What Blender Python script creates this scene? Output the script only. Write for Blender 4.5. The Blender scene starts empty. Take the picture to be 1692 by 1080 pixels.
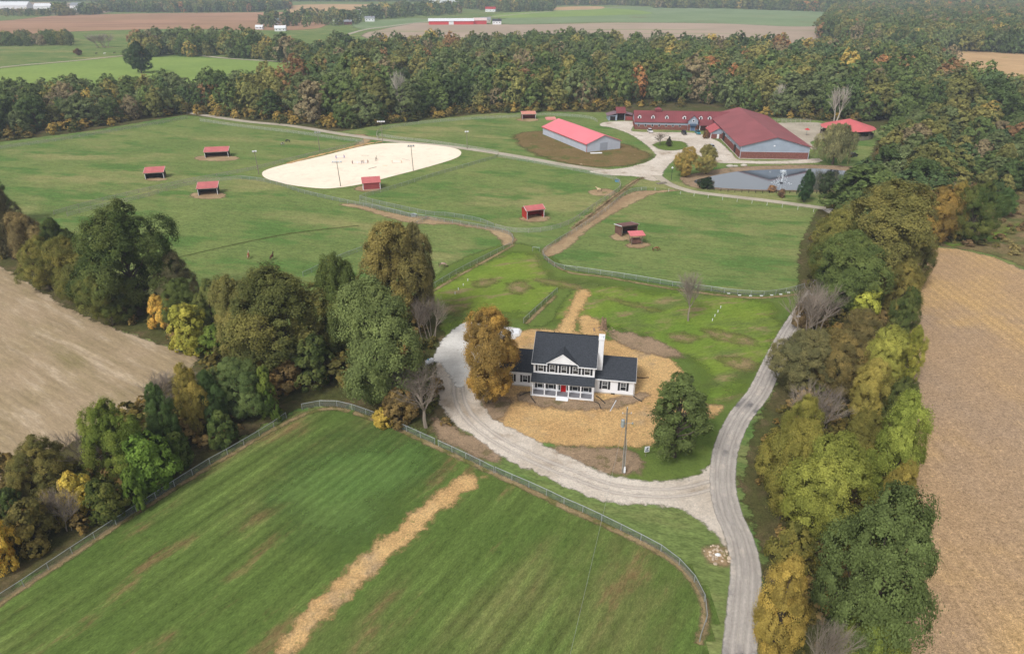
import bpy, math, random
import numpy as np
from mathutils import Vector, Matrix
C = bpy.context.scene.collection
# ---------------------------------------------------------------- camera, sky, sun, exposure
FOC = 1128.0; PITCH = math.radians(27.2); CAMH = 70.0
cd = bpy.data.cameras.new("Camera"); cam = bpy.data.objects.new("Camera", cd); C.objects.link(cam)
cam.location = (0, 0, CAMH); cam.rotation_euler = (math.radians(90) - PITCH, 0, 0)
cd.sensor_width = 36; cd.lens = FOC / 1692 * 36; cd.clip_start = 1; cd.clip_end = 12000
bpy.context.scene.camera = cam
SUN_EL, SUN_AZ = math.radians(48), math.radians(215)      # azimuth clockwise from +Y
w = bpy.data.worlds.new("World"); bpy.context.scene.world = w; w.use_nodes = True
wn = w.node_tree; wn.nodes.clear()
sky = wn.nodes.new('ShaderNodeTexSky'); sky.sky_type = 'NISHITA'; sky.sun_disc = False
sky.sun_elevation = SUN_EL; sky.sun_rotation = SUN_AZ; sky.air_density = 1.0; sky.dust_density = 3.0; sky.ozone_density = 1.0
hs = wn.nodes.new('ShaderNodeHueSaturation'); hs.inputs['Saturation'].default_value = 0.14
bg = wn.nodes.new('ShaderNodeBackground'); bg.inputs['Strength'].default_value = 0.13
wo = wn.nodes.new('ShaderNodeOutputWorld')
wn.links.new(sky.outputs[0], hs.inputs['Color']); wn.links.new(hs.outputs[0], bg.inputs[0]); wn.links.new(bg.outputs[0], wo.inputs[0])
sd = bpy.data.lights.new("Sun", 'SUN'); sd.energy = 2.0; sd.angle = math.radians(15); sd.color = (1, .96, .9)
sun = bpy.data.objects.new("Sun", sd); C.objects.link(sun)
sun.rotation_euler = (math.radians(90) - SUN_EL, 0, -SUN_AZ + math.pi)
sun.rotation_euler = Vector((-math.sin(SUN_AZ) * math.cos(SUN_EL), -math.cos(SUN_AZ) * math.cos(SUN_EL), -math.sin(SUN_EL))).to_track_quat('-Z', 'Y').to_euler()
vs = bpy.context.scene.view_settings
vs.view_transform = 'Standard'; vs.look = 'None'; vs.gamma = 1; vs.use_curve_mapping = False; vs.exposure = 0.14
cy_ = bpy.context.scene.cycles
cy_.transparent_max_bounces = 24; cy_.max_bounces = 5; cy_.diffuse_bounces = 3; cy_.volume_bounces = 0; cy_.transmission_bounces = 3

# ---------------------------------------------------------------- geometry helpers
def G(px, py, z=0.0):
    """point at height z that the photograph shows at pixel px, py"""
    u = (px - 846) / FOC; v = (540 - py) / FOC
    dy = math.cos(PITCH) + v * math.sin(PITCH); dz = -math.sin(PITCH) + v * math.cos(PITCH)
    t = (z - CAMH) / dz
    return (u * t, dy * t)
def proj(x, y, z):
    zz = z - CAMH
    d = y * math.cos(PITCH) - zz * math.sin(PITCH); up = y * math.sin(PITCH) + zz * math.cos(PITCH)
    return 846 + FOC * x / d, 540 - FOC * up / d, d
def height_at(px, py, top):
    x, y = G(px, py); lo, hi = 0, 60
    for _ in range(40):
        m = (lo + hi) / 2
        if proj(x, y, m)[1] > top: lo = m
        else: hi = m
    return lo
def lin(r, g, b):
    f = lambda c: (c / 255 / 12.92) if c / 255 <= .04045 else ((c / 255 + .055) / 1.055) ** 2.4
    return (f(r), f(g), f(b), 1.0)
def tag(o, label=None, cat=None, group=None, kind=None):
    if label: o['label'] = label
    if cat: o['category'] = cat
    if group: o['group'] = group
    if kind: o['kind'] = kind
    return o
def empty(name, loc, rz=0.0, label=None, cat=None, group=None):
    o = bpy.data.objects.new(name, None); C.objects.link(o); o.empty_display_size = .3
    o.location = (loc[0], loc[1], loc[2] if len(loc) > 2 else 0); o.rotation_euler = (0, 0, rz)
    return tag(o, label, cat, group)
def link(name, me, parent=None, loc=None, rz=None):
    o = bpy.data.objects.new(name, me); C.objects.link(o)
    if parent is not None: o.parent = parent
    if loc is not None: o.location = loc
    if rz is not None: o.rotation_euler = (0, 0, rz)
    return o
class MB:
    def __init__(s): s.v = []; s.f = []
    def add(s, vs_, fs_):
        n = len(s.v); s.v += [tuple(p) for p in vs_]; s.f += [tuple(i + n for i in f) for f in fs_]; return s
    def box(s, x0, y0, z0, x1, y1, z1):
        return s.add([(x0,y0,z0),(x1,y0,z0),(x1,y1,z0),(x0,y1,z0),(x0,y0,z1),(x1,y0,z1),(x1,y1,z1),(x0,y1,z1)],
                     [(3,2,1,0),(4,5,6,7),(0,1,5,4),(1,2,6,5),(2,3,7,6),(3,0,4,7)])
    def bar(s, a, b, r0, r1=None, n=8, cap=True):
        r1 = r0 if r1 is None else r1
        a = Vector(a); b = Vector(b); d = (b - a)
        if d.length < 1e-6: return s
        d.normalize(); t = Vector((0, 0, 1)) if abs(d.z) < .9 else Vector((1, 0, 0))
        u = d.cross(t).normalized(); w_ = d.cross(u)
        vs_ = []
        for c, r in ((a, r0), (b, r1)):
            for k in range(n):
                t_ = 2 * math.pi * k / n; vs_.append(c + u * math.cos(t_) * r + w_ * math.sin(t_) * r)
        fs_ = [(k, (k + 1) % n, n + (k + 1) % n, n + k) for k in range(n)]
        if cap: fs_ += [tuple(range(n))[::-1], tuple(range(n, 2 * n))]
        return s.add(vs_, fs_)
    def slab(s, pts, t):
        """polygon given top side, thickened downward along its normal"""
        p = [Vector(q) for q in pts]; n = (p[1] - p[0]).cross(p[2] - p[0]).normalized()
        if n.z < 0: p = p[::-1]; n = -n
        k = len(p); vs_ = p + [q - n * t for q in p]
        return s.add(vs_, [tuple(range(k)), tuple(range(k, 2 * k))[::-1]] + [((i + 1) % k, i, k + i, k + (i + 1) % k) for i in range(k)])
    def prism_y(s, prof, y0, y1):
        """profile in x,z extruded along y"""
        k = len(prof); vs_ = [(x, y0, z) for x, z in prof] + [(x, y1, z) for x, z in prof]
        return s.add(vs_, [tuple(range(k)), tuple(range(k, 2 * k))[::-1]] + [((i + 1) % k, i, k + i, k + (i + 1) % k) for i in range(k)])
    def prism_x(s, prof, x0, x1):
        k = len(prof); vs_ = [(x0, y, z) for y, z in prof] + [(x1, y, z) for y, z in prof]
        return s.add(vs_, [tuple(range(k))[::-1], tuple(range(k, 2 * k))] + [(i, (i + 1) % k, k + (i + 1) % k, k + i) for i in range(k)])
    def ball(s, c, r, n=8, m=6, sq=(1, 1, 1)):
        vs_ = [(c[0], c[1], c[2] - r * sq[2])]
        for j in range(1, m):
            a = -math.pi / 2 + math.pi * j / m
            for i in range(n):
                b = 2 * math.pi * i / n
                vs_.append((c[0] + r * sq[0] * math.cos(a) * math.cos(b), c[1] + r * sq[1] * math.cos(a) * math.sin(b), c[2] + r * sq[2] * math.sin(a)))
        vs_.append((c[0], c[1], c[2] + r * sq[2])); fs_ = []
        for i in range(n):
            fs_.append((0, 1 + (i + 1) % n, 1 + i)); k = 1 + (m - 2) * n
            fs_.append((len(vs_) - 1, k + i, k + (i + 1) % n))
            for j in range(m - 2): a = 1 + j * n; fs_.append((a + i, a + (i + 1) % n, a + n + (i + 1) % n, a + n + i))
        return s.add(vs_, fs_)
    def mesh(s, name, m, smooth=False, bevel=0):
        me = bpy.data.meshes.new(name); me.from_pydata(s.v, [], s.f); me.materials.append(m)
        if smooth: me.polygons.foreach_set('use_smooth', [True] * len(me.polygons))
        me.update(); return me
    def build(s, name, m, parent=None, loc=None, rz=None, smooth=False):
        return link(name, s.mesh(name, m, smooth), parent, loc, rz)
def fast_mesh(name, V, Q, mats, attrs=None, smooth=False):
    V = np.asarray(V, np.float32); Q = np.asarray(Q, np.int32); k = Q.shape[1]
    me = bpy.data.meshes.new(name); me.vertices.add(len(V)); me.vertices.foreach_set('co', V.ravel())
    me.loops.add(Q.size); me.loops.foreach_set('vertex_index', Q.ravel())
    me.polygons.add(len(Q)); me.polygons.foreach_set('loop_start', np.arange(0, Q.size, k, dtype=np.int32))
    me.polygons.foreach_set('loop_total', np.full(len(Q), k, np.int32))
    for m in mats: me.materials.append(m)
    if smooth: me.polygons.foreach_set('use_smooth', np.ones(len(Q), bool))
    for n, a in (attrs or {}).items():
        at = me.attributes.new(n, 'FLOAT', 'POINT'); at.data.foreach_set('value', np.asarray(a, np.float32))
    me.update(calc_edges=True); return me
def smooth_line(p, closed, n=6):
    p = [np.array(q, float) for q in p]; out = []; k = len(p)
    for i in range(k if closed else k - 1):
        if closed: a, b, c, d = p[i - 1], p[i], p[(i + 1) % k], p[(i + 2) % k]
        else: a, b, c, d = p[max(i - 1, 0)], p[i], p[i + 1], p[min(i + 2, k - 1)]
        for j in range(n):
            t = j / n
            out.append(.5 * (2 * b + (c - a) * t + (2 * a - 5 * b + 4 * c - d) * t * t + (3 * b - a - 3 * c + d) * t ** 3))
    if not closed: out.append(p[-1])
    return np.array(out)
def sdist(P, poly):
    """signed distance, positive inside"""
    a = poly; b = np.roll(poly, -1, 0); best = np.full(len(P), 1e18); ins = np.zeros(len(P), bool)
    for (x0, y0), (x1, y1) in zip(a, b):
        dx, dy = x1 - x0, y1 - y0; L = dx * dx + dy * dy + 1e-12
        t = np.clip(((P[:, 0] - x0) * dx + (P[:, 1] - y0) * dy) / L, 0, 1)
        best = np.minimum(best, (P[:, 0] - x0 - t * dx) ** 2 + (P[:, 1] - y0 - t * dy) ** 2)
        c = (y0 > P[:, 1]) != (y1 > P[:, 1])
        if abs(dy) > 1e-9: ins ^= c & (P[:, 0] < (P[:, 1] - y0) * dx / dy + x0)
    d = np.sqrt(best); return np.where(ins, d, -d)

# ---------------------------------------------------------------- material helpers
class NT:
    def __init__(s, name):
        s.m = bpy.data.materials.new(name); s.m.use_nodes = True; s.t = s.m.node_tree; s.t.nodes.clear()
        s.out = s.n('ShaderNodeOutputMaterial'); s.pos = None
    def n(s, k, **kw):
        o = s.t.nodes.new(k)
        for a, b in kw.items(): setattr(o, a, b)
        return o
    def put(s, inp, v):
        if hasattr(v, 'is_linked') or isinstance(v, bpy.types.NodeSocket): s.t.links.new(v, inp)
        else: inp.default_value = v[:3] if inp.type == 'VECTOR' and isinstance(v, tuple) else v
    def P(s):
        if s.pos is None: s.pos = s.n('ShaderNodeNewGeometry').outputs['Position']
        return s.pos
    def noise(s, scale, detail=4, rough=.55, vec=None, dist=0):
        o = s.n('ShaderNodeTexNoise'); s.put(o.inputs['Vector'], vec if vec is not None else s.P())
        o.inputs['Scale'].default_value = scale; o.inputs['Detail'].default_value = detail; o.inputs['Roughness'].default_value = rough
        o.inputs['Distortion'].default_value = dist
        return o.outputs[0]
    def math(s, op, a, b=None, c=None, clamp=False):
        o = s.n('ShaderNodeMath', operation=op, use_clamp=clamp)
        for i, v in enumerate((a, b, c)):
            if v is not None: s.put(o.inputs[i], v)
        return o.outputs[0]
    def step(s, v, lo, hi, a=0.0, b=1.0):
        o = s.n('ShaderNodeMapRange', interpolation_type='SMOOTHSTEP'); s.put(o.inputs[0], v)
        for i, q in enumerate((lo, hi, a, b)): s.put(o.inputs[i + 1], q)
        return o.outputs[0]
    def mix(s, f, a, b, mode='MIX'):
        o = s.n('ShaderNodeMix', data_type='RGBA', blend_type=mode); s.put(o.inputs[0], f); s.put(o.inputs[6], a); s.put(o.inputs[7], b)
        return o.outputs[2]
    def attr(s, name, typ='GEOMETRY', out='Fac'):
        o = s.n('ShaderNodeAttribute', attribute_name=name, attribute_type=typ); return o.outputs[out]
    def scale_col(s, col, f):
        o = s.n('ShaderNodeVectorMath', operation='SCALE'); s.put(o.inputs[0], col); s.put(o.inputs[3], f); return o.outputs[0]
    def rotvec(s, ang, sc=(1, 1, 1)):
        o = s.n('ShaderNodeMapping', vector_type='POINT'); s.put(o.inputs[0], s.P()); o.inputs[2].default_value = (0, 0, ang)
        q = s.n('ShaderNodeMapping', vector_type='POINT'); s.put(q.inputs[0], o.outputs[0]); q.inputs[3].default_value = sc
        return q.outputs[0]
def ground_mat(name, c1, c2, s1=.02, c3=None, s3=.05, t3=(.55, .65), fine=((.9, .25), (6, .3)), stripes=None, edge=None, bump=.3, rough=1.0,
               c4=None, s4=.3, t4=(.6, .7), stretch=None):
    k = NT(name); vec = k.rotvec(*stretch) if stretch else k.P()
    col = k.mix(k.step(k.noise(s1, 5, .6), .35, .65), lin(*c1), lin(*c2))
    if c3: col = k.mix(k.step(k.noise(s3, 6, .65, vec=vec), *t3), col, lin(*c3))
    if c4: col = k.mix(k.step(k.noise(s4, 5, .7, vec=vec), *t4), col, lin(*c4))
    h = None
    for sc, st in fine:
        nz = k.noise(sc, 3, .7, vec=vec if stretch else None)
        col = k.scale_col(col, k.step(nz, .25, .75, 1 - st, 1 + st)); h = nz
    if stripes:
        for ang, period, st, ns in stripes:
            o = k.n('ShaderNodeTexWave', wave_type='BANDS', bands_direction='X', wave_profile='SIN')
            k.put(o.inputs[0], k.rotvec(ang)); o.inputs['Scale'].default_value = 1 / period * .314; o.inputs['Distortion'].default_value = .7
            o.inputs['Detail Scale'].default_value = ns; o.inputs['Detail'].default_value = 3
            fade = k.step(k.noise(.03, 3), .35, .6)
            f = k.math('MULTIPLY', k.math('SUBTRACT', o.outputs[0 if 'Fac' not in o.outputs else 'Fac'], .5), k.math('MULTIPLY', fade, st * 2))
            col = k.scale_col(col, k.math('ADD', f, 1.0))
    b = k.n('ShaderNodeBsdfDiffuse'); k.put(b.inputs[0], col)
    if bump:
        bp = k.n('ShaderNodeBump'); bp.inputs['Strength'].default_value = bump; bp.inputs['Distance'].default_value = .15; k.put(bp.inputs['Height'], h); k.put(b.inputs['Normal'], bp.outputs[0])
    sh = b.outputs[0]
    if edge:
        amp, sc, soft = edge
        nz = k.math('MULTIPLY', k.math('SUBTRACT', k.noise(sc, 5, .7), .5), amp * 2.4)
        a = k.step(k.math('ADD', k.attr('d'), nz), -soft, soft)
        tr = k.n('ShaderNodeBsdfTransparent'); mx = k.n('ShaderNodeMixShader'); k.put(mx.inputs[0], a); k.put(mx.inputs[1], tr.outputs[0]); k.put(mx.inputs[2], sh); sh = mx.outputs[0]
    k.put(k.out.inputs[0], sh); k.m['margin'] = (edge[0] + edge[2]) if edge else 0.0
    return k.m
def paint(name, rgb, rough=.6, var=.12, vs_=1.5, spec=.3, siding=None, metal=0.0, ribs=None):
    k = NT(name); tc = k.n('ShaderNodeTexCoord').outputs['Object']
    col = k.scale_col(lin(*rgb), k.step(k.noise(vs_, 4, .6, vec=tc), .3, .7, 1 - var, 1 + var))
    b = k.n('ShaderNodeBsdfPrincipled'); b.inputs['Roughness'].default_value = rough; b.inputs['Specular IOR Level'].default_value = spec; b.inputs['Metallic'].default_value = metal
    if siding or ribs:
        axis, per, dark = siding or ribs
        o = k.n('ShaderNodeTexWave', wave_type='BANDS', bands_direction=axis, wave_profile='SAW' if siding else 'SIN'); k.put(o.inputs[0], tc); o.inputs['Scale'].default_value = .314 / per
        f = o.outputs['Fac'] if 'Fac' in o.outputs else o.outputs[1]
        col = k.scale_col(col, k.step(f, .0, .3, 1 - dark, 1.0))
    k.put(b.inputs['Base Color'], col); k.put(k.out.inputs[0], b.outputs[0]); return k.m
def brick(name, a, b_, mortar, scale=4):
    k = NT(name); tc = k.n('ShaderNodeTexCoord').outputs['Object']
    mp = k.n('ShaderNodeMapping'); k.put(mp.inputs[0], tc); mp.inputs[2].default_value = (math.pi / 2, 0, 0)
    o = k.n('ShaderNodeTexBrick'); k.put(o.inputs[0], mp.outputs[0]); o.inputs['Scale'].default_value = scale
    o.inputs['Color1'].default_value = lin(*a); o.inputs['Color2'].default_value = lin(*b_); o.inputs['Mortar'].default_value = lin(*mortar)
    col = k.scale_col(o.outputs[0], k.step(k.noise(1.2, 4, vec=tc), .3, .7, .85, 1.15))
    d = k.n('ShaderNodeBsdfDiffuse'); k.put(d.inputs[0], col); k.put(k.out.inputs[0], d.outputs[0]); return k.m
def glass(name, rgb=(38, 44, 50)):
    k = NT(name); b = k.n('ShaderNodeBsdfPrincipled'); b.inputs['Base Color'].default_value = lin(*rgb); b.inputs['Roughness'].default_value = .08; b.inputs['Specular IOR Level'].default_value = .6
    k.put(k.out.inputs[0], b.outputs[0]); return k.m
def mesh_fence_mat(name, rgb, cell, wire):
    k = NT(name); uv = k.n('ShaderNodeTexCoord').outputs['UV']; sp = k.n('ShaderNodeSeparateXYZ'); k.put(sp.inputs[0], uv)
    u, v = sp.outputs[0], sp.outputs[1]
    fs_ = []
    for op in ('ADD', 'SUBTRACT'):
        q = k.math('FRACT', k.math('DIVIDE', k.math(op, u, v), cell)); fs_.append(k.math('LESS_THAN', q, wire))
    a = k.math('MAXIMUM', *fs_); b = k.n('ShaderNodeBsdfDiffuse'); b.inputs[0].default_value = lin(*rgb)
    tr = k.n('ShaderNodeBsdfTransparent'); mx = k.n('ShaderNodeMixShader'); k.put(mx.inputs[0], a); k.put(mx.inputs[1], tr.outputs[0]); k.put(mx.inputs[2], b.outputs[0])
    k.put(k.out.inputs[0], mx.outputs[0]); return k.m
def leaf_mat(name, instanced):
    k = NT(name)
    if instanced: base = k.attr('tint', 'INSTANCER', 'Color'); am = k.attr('autumn', 'INSTANCER', 'Fac')
    else:
        oi = k.n('ShaderNodeObjectInfo'); base = oi.outputs['Color']; am = oi.outputs['Alpha']
    lobe = k.attr('lobe'); cv = k.attr('cv')
    bm_ = k.n('ShaderNodeVectorMath', operation='MULTIPLY'); k.put(bm_.inputs[0], base); bm_.inputs[1].default_value = (1.04, .96, .80); base = bm_.outputs[0]
    hv = k.n('ShaderNodeHueSaturation'); hv.inputs['Saturation'].default_value = .88; k.put(hv.inputs['Color'], base); base = hv.outputs[0]
    warm = k.mix(.6, base, lin(156, 124, 60))
    col = k.mix(k.math('MULTIPLY', am, k.step(lobe, .25, .8)), base, warm)
    col = k.scale_col(col, k.math('ADD', 1.08 if instanced else .95, k.math('MULTIPLY', cv, 1.2)))
    col = k.scale_col(col, k.math('ADD', .78, k.math('MULTIPLY', lobe, .5)))
    d = k.n('ShaderNodeBsdfDiffuse'); k.put(d.inputs[0], col); t = k.n('ShaderNodeBsdfTranslucent'); k.put(t.inputs[0], k.scale_col(col, 1.15))
    mx = k.n('ShaderNodeMixShader'); mx.inputs[0].default_value = .28; k.put(mx.inputs[1], d.outputs[0]); k.put(mx.inputs[2], t.outputs[0])
    k.put(k.out.inputs[0], mx.outputs[0]); return k.m
M = {}
M['leaf'] = leaf_mat('leaves', False); M['leaf_i'] = leaf_mat('leaves_far', True)
M['bark'] = paint('bark', (92, 82, 72), .95, .3, 3); M['bark_pale'] = paint('pale_bark', (190, 182, 172), .95, .25, 3)
M['twig'] = paint('grey_twigs', (146, 134, 122), .95, .25, 2)
M['galv'] = paint('galvanised_steel', (165, 170, 172), .5, .1, 2, .5, metal=.3)
M['chain'] = mesh_fence_mat('chain_link', (125, 135, 132), .11, .17)
M['wirefar'] = mesh_fence_mat('woven_wire', (172, 178, 170), .3, .15)
M['wood_grey'] = paint('weathered_wood', (128, 120, 108), .9, .25, 2)
M['white'] = paint('white_paint', (232, 234, 238), .6, .04, 1)
M['siding_w'] = paint('white_siding', (236, 238, 243), .6, .04, .6, siding=('Z', .2, .12))
M['shingle'] = paint('dark_shingles', (58, 62, 69), .9, .3, 4, siding=('Z', .13, .22))
M['black'] = paint('black_paint', (34, 35, 40), .6, .1)
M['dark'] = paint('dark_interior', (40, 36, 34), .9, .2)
M['glass'] = glass('window_glass')
M['red_door'] = paint('red_door_paint', (190, 12, 18), .4, .05)
M['porch_grey'] = paint('grey_porch_boards', (128, 128, 134), .7, .08, 1, siding=('X', .14, .15))
M['coral'] = paint('coral_metal_roof', (218, 120, 124), .45, .07, .2, .4, ribs=('X', .9, .07))
M['coral_y'] = paint('coral_metal_roof_small', (196, 110, 110), .5, .1, .5, .4, ribs=('X', .4, .12))
M['roof_red'] = paint('dull_red_metal_roof', (146, 82, 85), .6, .1, .12, .3, ribs=('X', 1.0, .06))
M['roof_dred'] = paint('dark_red_metal_roof', (128, 68, 72), .6, .12, .15, .3, ribs=('X', 1.0, .08))
M['roof_brown'] = paint('brown_metal_roof', (118, 84, 80), .7, .15, .8)
M['blue_siding'] = paint('pale_blue_siding', (150, 162, 178), .6, .07, .3, ribs=('X', .6, .07))
M['grey_siding'] = paint('pale_grey_siding', (186, 192, 206), .6, .05, .3, ribs=('X', .8, .07))
M['redwall'] = paint('red_metal_wall', (168, 46, 44), .6, .1, .5, ribs=('Z', .5, .0)); M['redwall2'] = paint('faded_red_wall', (150, 72, 74), .6, .1, .5, ribs=('X', .4, .15))
M['brownwall'] = paint('brown_board_wall', (112, 82, 72), .85, .2, 1)
M['brick'] = brick('red_brick', (128, 72, 64), (110, 62, 58), (150, 130, 120), 3)
M['concrete'] = paint('concrete', (190, 184, 174), .9, .12, .8)
M['coral_panel'] = paint('coral_panel', (225, 150, 145), .6, .1)

# ---------------------------------------------------------------- ground, fields, roads, water
GR = dict(
 ground=ground_mat('pasture_grass', (105, 123, 70), (120, 132, 78), .024, (138, 138, 90), .02, (.48, .64), fine=((.22, .12), (.8, .24), (2.4, .3)), c4=(92, 119, 63), s4=.05, t4=(.5, .62), stretch=(.25, (.6, 1.5, 1))),
 paddock=ground_mat('paddock_grass', (86, 106, 52), (97, 114, 59), .03, (120, 116, 74), .03, (.48, .72), fine=((.6, .14), (2.6, .26), (8, .3)), c4=(120, 104, 70), s4=.12, t4=(.55, .70), stripes=[(math.radians(33), 5.2, .16, .12), (math.radians(33), 1.7, .15, .2)], stretch=(math.radians(33), (1.6, .45, 1))),
 floor=ground_mat('leaf_litter', (88, 82, 54), (80, 84, 48), .08, (104, 92, 68), .15, (.5, .65), fine=((1, .25), (5, .3)), edge=(2.5, .35, .5)),
 hay=ground_mat('cut_hay_field', (168, 148, 122), (150, 134, 104), .03, (128, 120, 80), .03, (.55, .72), fine=((.5, .10), (2.2, .16), (7, .16)), edge=(1.2, .3, .4), stripes=[(math.radians(125), 6, .06, .3), (math.radians(123), 1.5, .09, .3)], c4=(184, 166, 142), s4=.16, t4=(.48, .7), stretch=(math.radians(35), (.3, 1.8, 1))),
 stubble=ground_mat('stubble_field', (172, 144, 112), (160, 138, 116), .02, (188, 156, 110), .03, (.46, .7), fine=((.3, .08), (1.2, .12), (2.5, .3), (9, .5)), edge=(1.5, .3, .4), c4=(206, 172, 118), s4=2.2, t4=(.62, .7), stripes=[(0.04, 2.4, .07, .1), (0.04, .76, .05, .1)]),
 scrub=ground_mat('scrub_ground', (136, 114, 88), (120, 110, 74), .04, (92, 98, 58), .06, (.52, .66), fine=((.8, .25), (3, .3)), edge=(3, .15, 1.5)),
 lime=ground_mat('fresh_lawn', (106, 130, 54), (122, 140, 58), .045, (102, 116, 62), .06, (.48, .62), fine=((.5, .14), (2, .2), (7, .24)), edge=(5, .1, 3), c4=(142, 128, 92), s4=.13, t4=(.51, .66), stretch=(-.3, (.6, 1.6, 1))),
 mown=ground_mat('mown_lawn', (94, 114, 56), (104, 120, 60), .05, (104, 102, 58), .08, (.6, .75), fine=((.8, .12), (3, .16), (8, .2)), edge=(1.5, .2, 1)),
 teal=ground_mat('thick_grass', (90, 116, 60), (98, 120, 64), .05, None, fine=((.8, .12), (2.6, .2), (8, .22)), edge=(8, .09, 6), stripes=[(math.radians(33), 1.7, .15, .2)], stretch=(math.radians(33), (1.6, .45, 1))),
 straw=ground_mat('straw_mulch', (202, 168, 118), (188, 153, 106), .12, (168, 146, 116), .10, (.50, .68), fine=((1, .15), (3, .28), (11, .4)), edge=(2.2, .35, .8), c4=(140, 126, 80), s4=.5, t4=(.58, .70)),
 soil=ground_mat('bare_soil', (156, 134, 110), (142, 122, 100), .15, (120, 108, 78), .3, (.55, .66), fine=((1, .15), (4, .25), (10, .25)), edge=(2.0, .4, .9)),
 bare=ground_mat('bare_patches', (150, 132, 98), (138, 124, 86), .15, (112, 118, 62), .3, (.44, .58), fine=((1, .15), (4, .25)), edge=(3.2, .3, 1.6)),
 dirt=ground_mat('trodden_dirt', (172, 150, 118), (152, 128, 100), .12, (120, 118, 76), .2, (.58, .68), fine=((1, .15), (4, .2)), edge=(1.6, .35, .8)),
 browndirt=ground_mat('graded_dirt', (128, 108, 76), (112, 98, 64), .06, (96, 100, 56), .08, (.5, .62), fine=((.8, .15), (3, .2)), edge=(4, .12, 2.2), c4=(176, 158, 130), s4=.3, t4=(.62, .7)),
 gravel=ground_mat('pale_gravel', (212, 202, 190), (194, 182, 168), .09, (166, 150, 132), .13, (.54, .68), fine=((.9, .10), (3, .15), (10, .24)), edge=(1.1, .5, .35)),
 lane=ground_mat('worn_asphalt', (192, 184, 176), (174, 167, 161), .07, (112, 109, 110), .06, (.56, .66), fine=((.8, .10), (3, .12), (10, .16)), edge=(.25, .8, .15), c4=(200, 190, 180), s4=.25, t4=(.52, .66)),
 road=ground_mat('gravel_road', (186, 176, 160), (170, 160, 144), .08, None, fine=((.8, .08), (4, .1)), edge=(.3, .5, .2)),
 white=ground_mat('fresh_stone', (222, 219, 214), (204, 200, 194), .2, (176, 168, 158), .3, (.6, .7), fine=((1, .06), (6, .14)), edge=(1.1, .5, .3)),
 sand=ground_mat('arena_sand', (250, 234, 214), (244, 228, 208), .06, (234, 218, 198), .25, (.5, .7), fine=((1.5, .03), (.4, .03)), edge=(.2, .5, .15), bump=0),
 browncrop=ground_mat('ripe_crop_field', (176, 138, 112), (160, 128, 100), .006, (150, 116, 94), .01, (.5, .65), fine=((.02, .08), (.1, .1)), edge=(4, .02, 3), stretch=(0, (.4, 2.5, 1))),
 green_far=ground_mat('bright_meadow', (136, 156, 84), (126, 148, 80), .01, None, fine=((.03, .06), (.3, .1)), edge=(3, .05, 2)),
 pale_far=ground_mat('bare_far_field', (178, 158, 140), (166, 148, 130), .006, (150, 146, 110), .008, (.56, .64), fine=((.03, .07), (.15, .08)), edge=(6, .02, 4), stretch=(0, (.3, 2.5, 1))),
 soft_green=ground_mat('soft_green_field', (132, 148, 110), (120, 138, 98), .008, (126, 128, 92), .01, (.58, .66), fine=((.03, .06), (.2, .08)), edge=(6, .02, 4)),
 tan_far=ground_mat('tan_far_field', (196, 164, 124), (182, 150, 112), .02, (160, 150, 100), .03, (.58, .68), fine=((.1, .08), (.6, .1)), edge=(3, .08, 2)),
 rutpale=ground_mat('pale_wheel_marks', (216, 207, 197), (202, 192, 182), .3, fine=((3, .1), (10, .2)), edge=(.3, .3, .55)),
 rutlane=ground_mat('lane_wheel_marks', (202, 194, 186), (186, 178, 171), .3, fine=((3, .1), (10, .2)), edge=(.3, .2, .6)),
 rut=ground_mat('worn_rut', (96, 96, 56), (88, 100, 52), .2, fine=((1, .2),), edge=(.6, .4, .5)),
 weeds=ground_mat('dry_grass_margin', (150, 132, 100), (132, 116, 84), .2, (104, 104, 60), .3, (.5, .62), fine=((1.5, .15), (6, .25)), edge=(.5, .9, .35)),
)
def sheet(name, px, m, z, res, smooth=True, world=False):
    pts = px if world else [G(*p) for p in px]
    poly = smooth_line(pts, True, 5) if smooth else np.array(pts, float)
    mg = m['margin']; lo = poly.min(0) - mg - res; hi = poly.max(0) + mg + res
    nx = int((hi[0] - lo[0]) / res) + 2; ny = int((hi[1] - lo[1]) / res) + 2
    X, Y = np.meshgrid(lo[0] + np.arange(nx) * res, lo[1] + np.arange(ny) * res); P = np.c_[X.ravel(), Y.ravel()]
    d = sdist(P, poly); i = np.arange(nx * ny).reshape(ny, nx)
    Q = np.c_[i[:-1, :-1].ravel(), i[:-1, 1:].ravel(), i[1:, 1:].ravel(), i[1:, :-1].ravel()]
    Q = Q[(d[Q] > -mg).any(1)]; u, inv = np.unique(Q, return_inverse=True)
    me = fast_mesh(name, np.c_[P[u], np.full(len(u), z)], inv.reshape(Q.shape), [m], {'d': d[u]})
    return tag(link(name, me), kind='structure')
def ribbon(name, px, wid, m, z, n=8, world=False, ends=True):
    pts = smooth_line(px if world else [G(*p) for p in px], False, n); T = np.gradient(pts, axis=0); T /= np.linalg.norm(T, axis=1)[:, None] + 1e-9
    N = np.c_[-T[:, 1], T[:, 0]]; mg = m['margin']; h = wid / 2; off = [-(h + mg), -h * .5, 0, h * .5, h + mg]; dd = [-mg, h * .5, h, h * .5, -mg]
    V = np.concatenate([np.c_[pts + N * o, np.full(len(pts), z)] for o in off]); D = np.concatenate([np.full(len(pts), q) for q in dd]); L = len(pts)
    for s_, e in ((0, 1), (L - 1, L - 2)):
        if ends: D[[s_ + L * j for j in range(5)]] = -mg
    Q = [(j * L + i, j * L + i + 1, (j + 1) * L + i + 1, (j + 1) * L + i) for j in range(4) for i in range(L - 1)]
    me = fast_mesh(name, V, np.array(Q)[:, ::-1], [m], {'d': D}); return tag(link(name, me), kind='structure')
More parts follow.
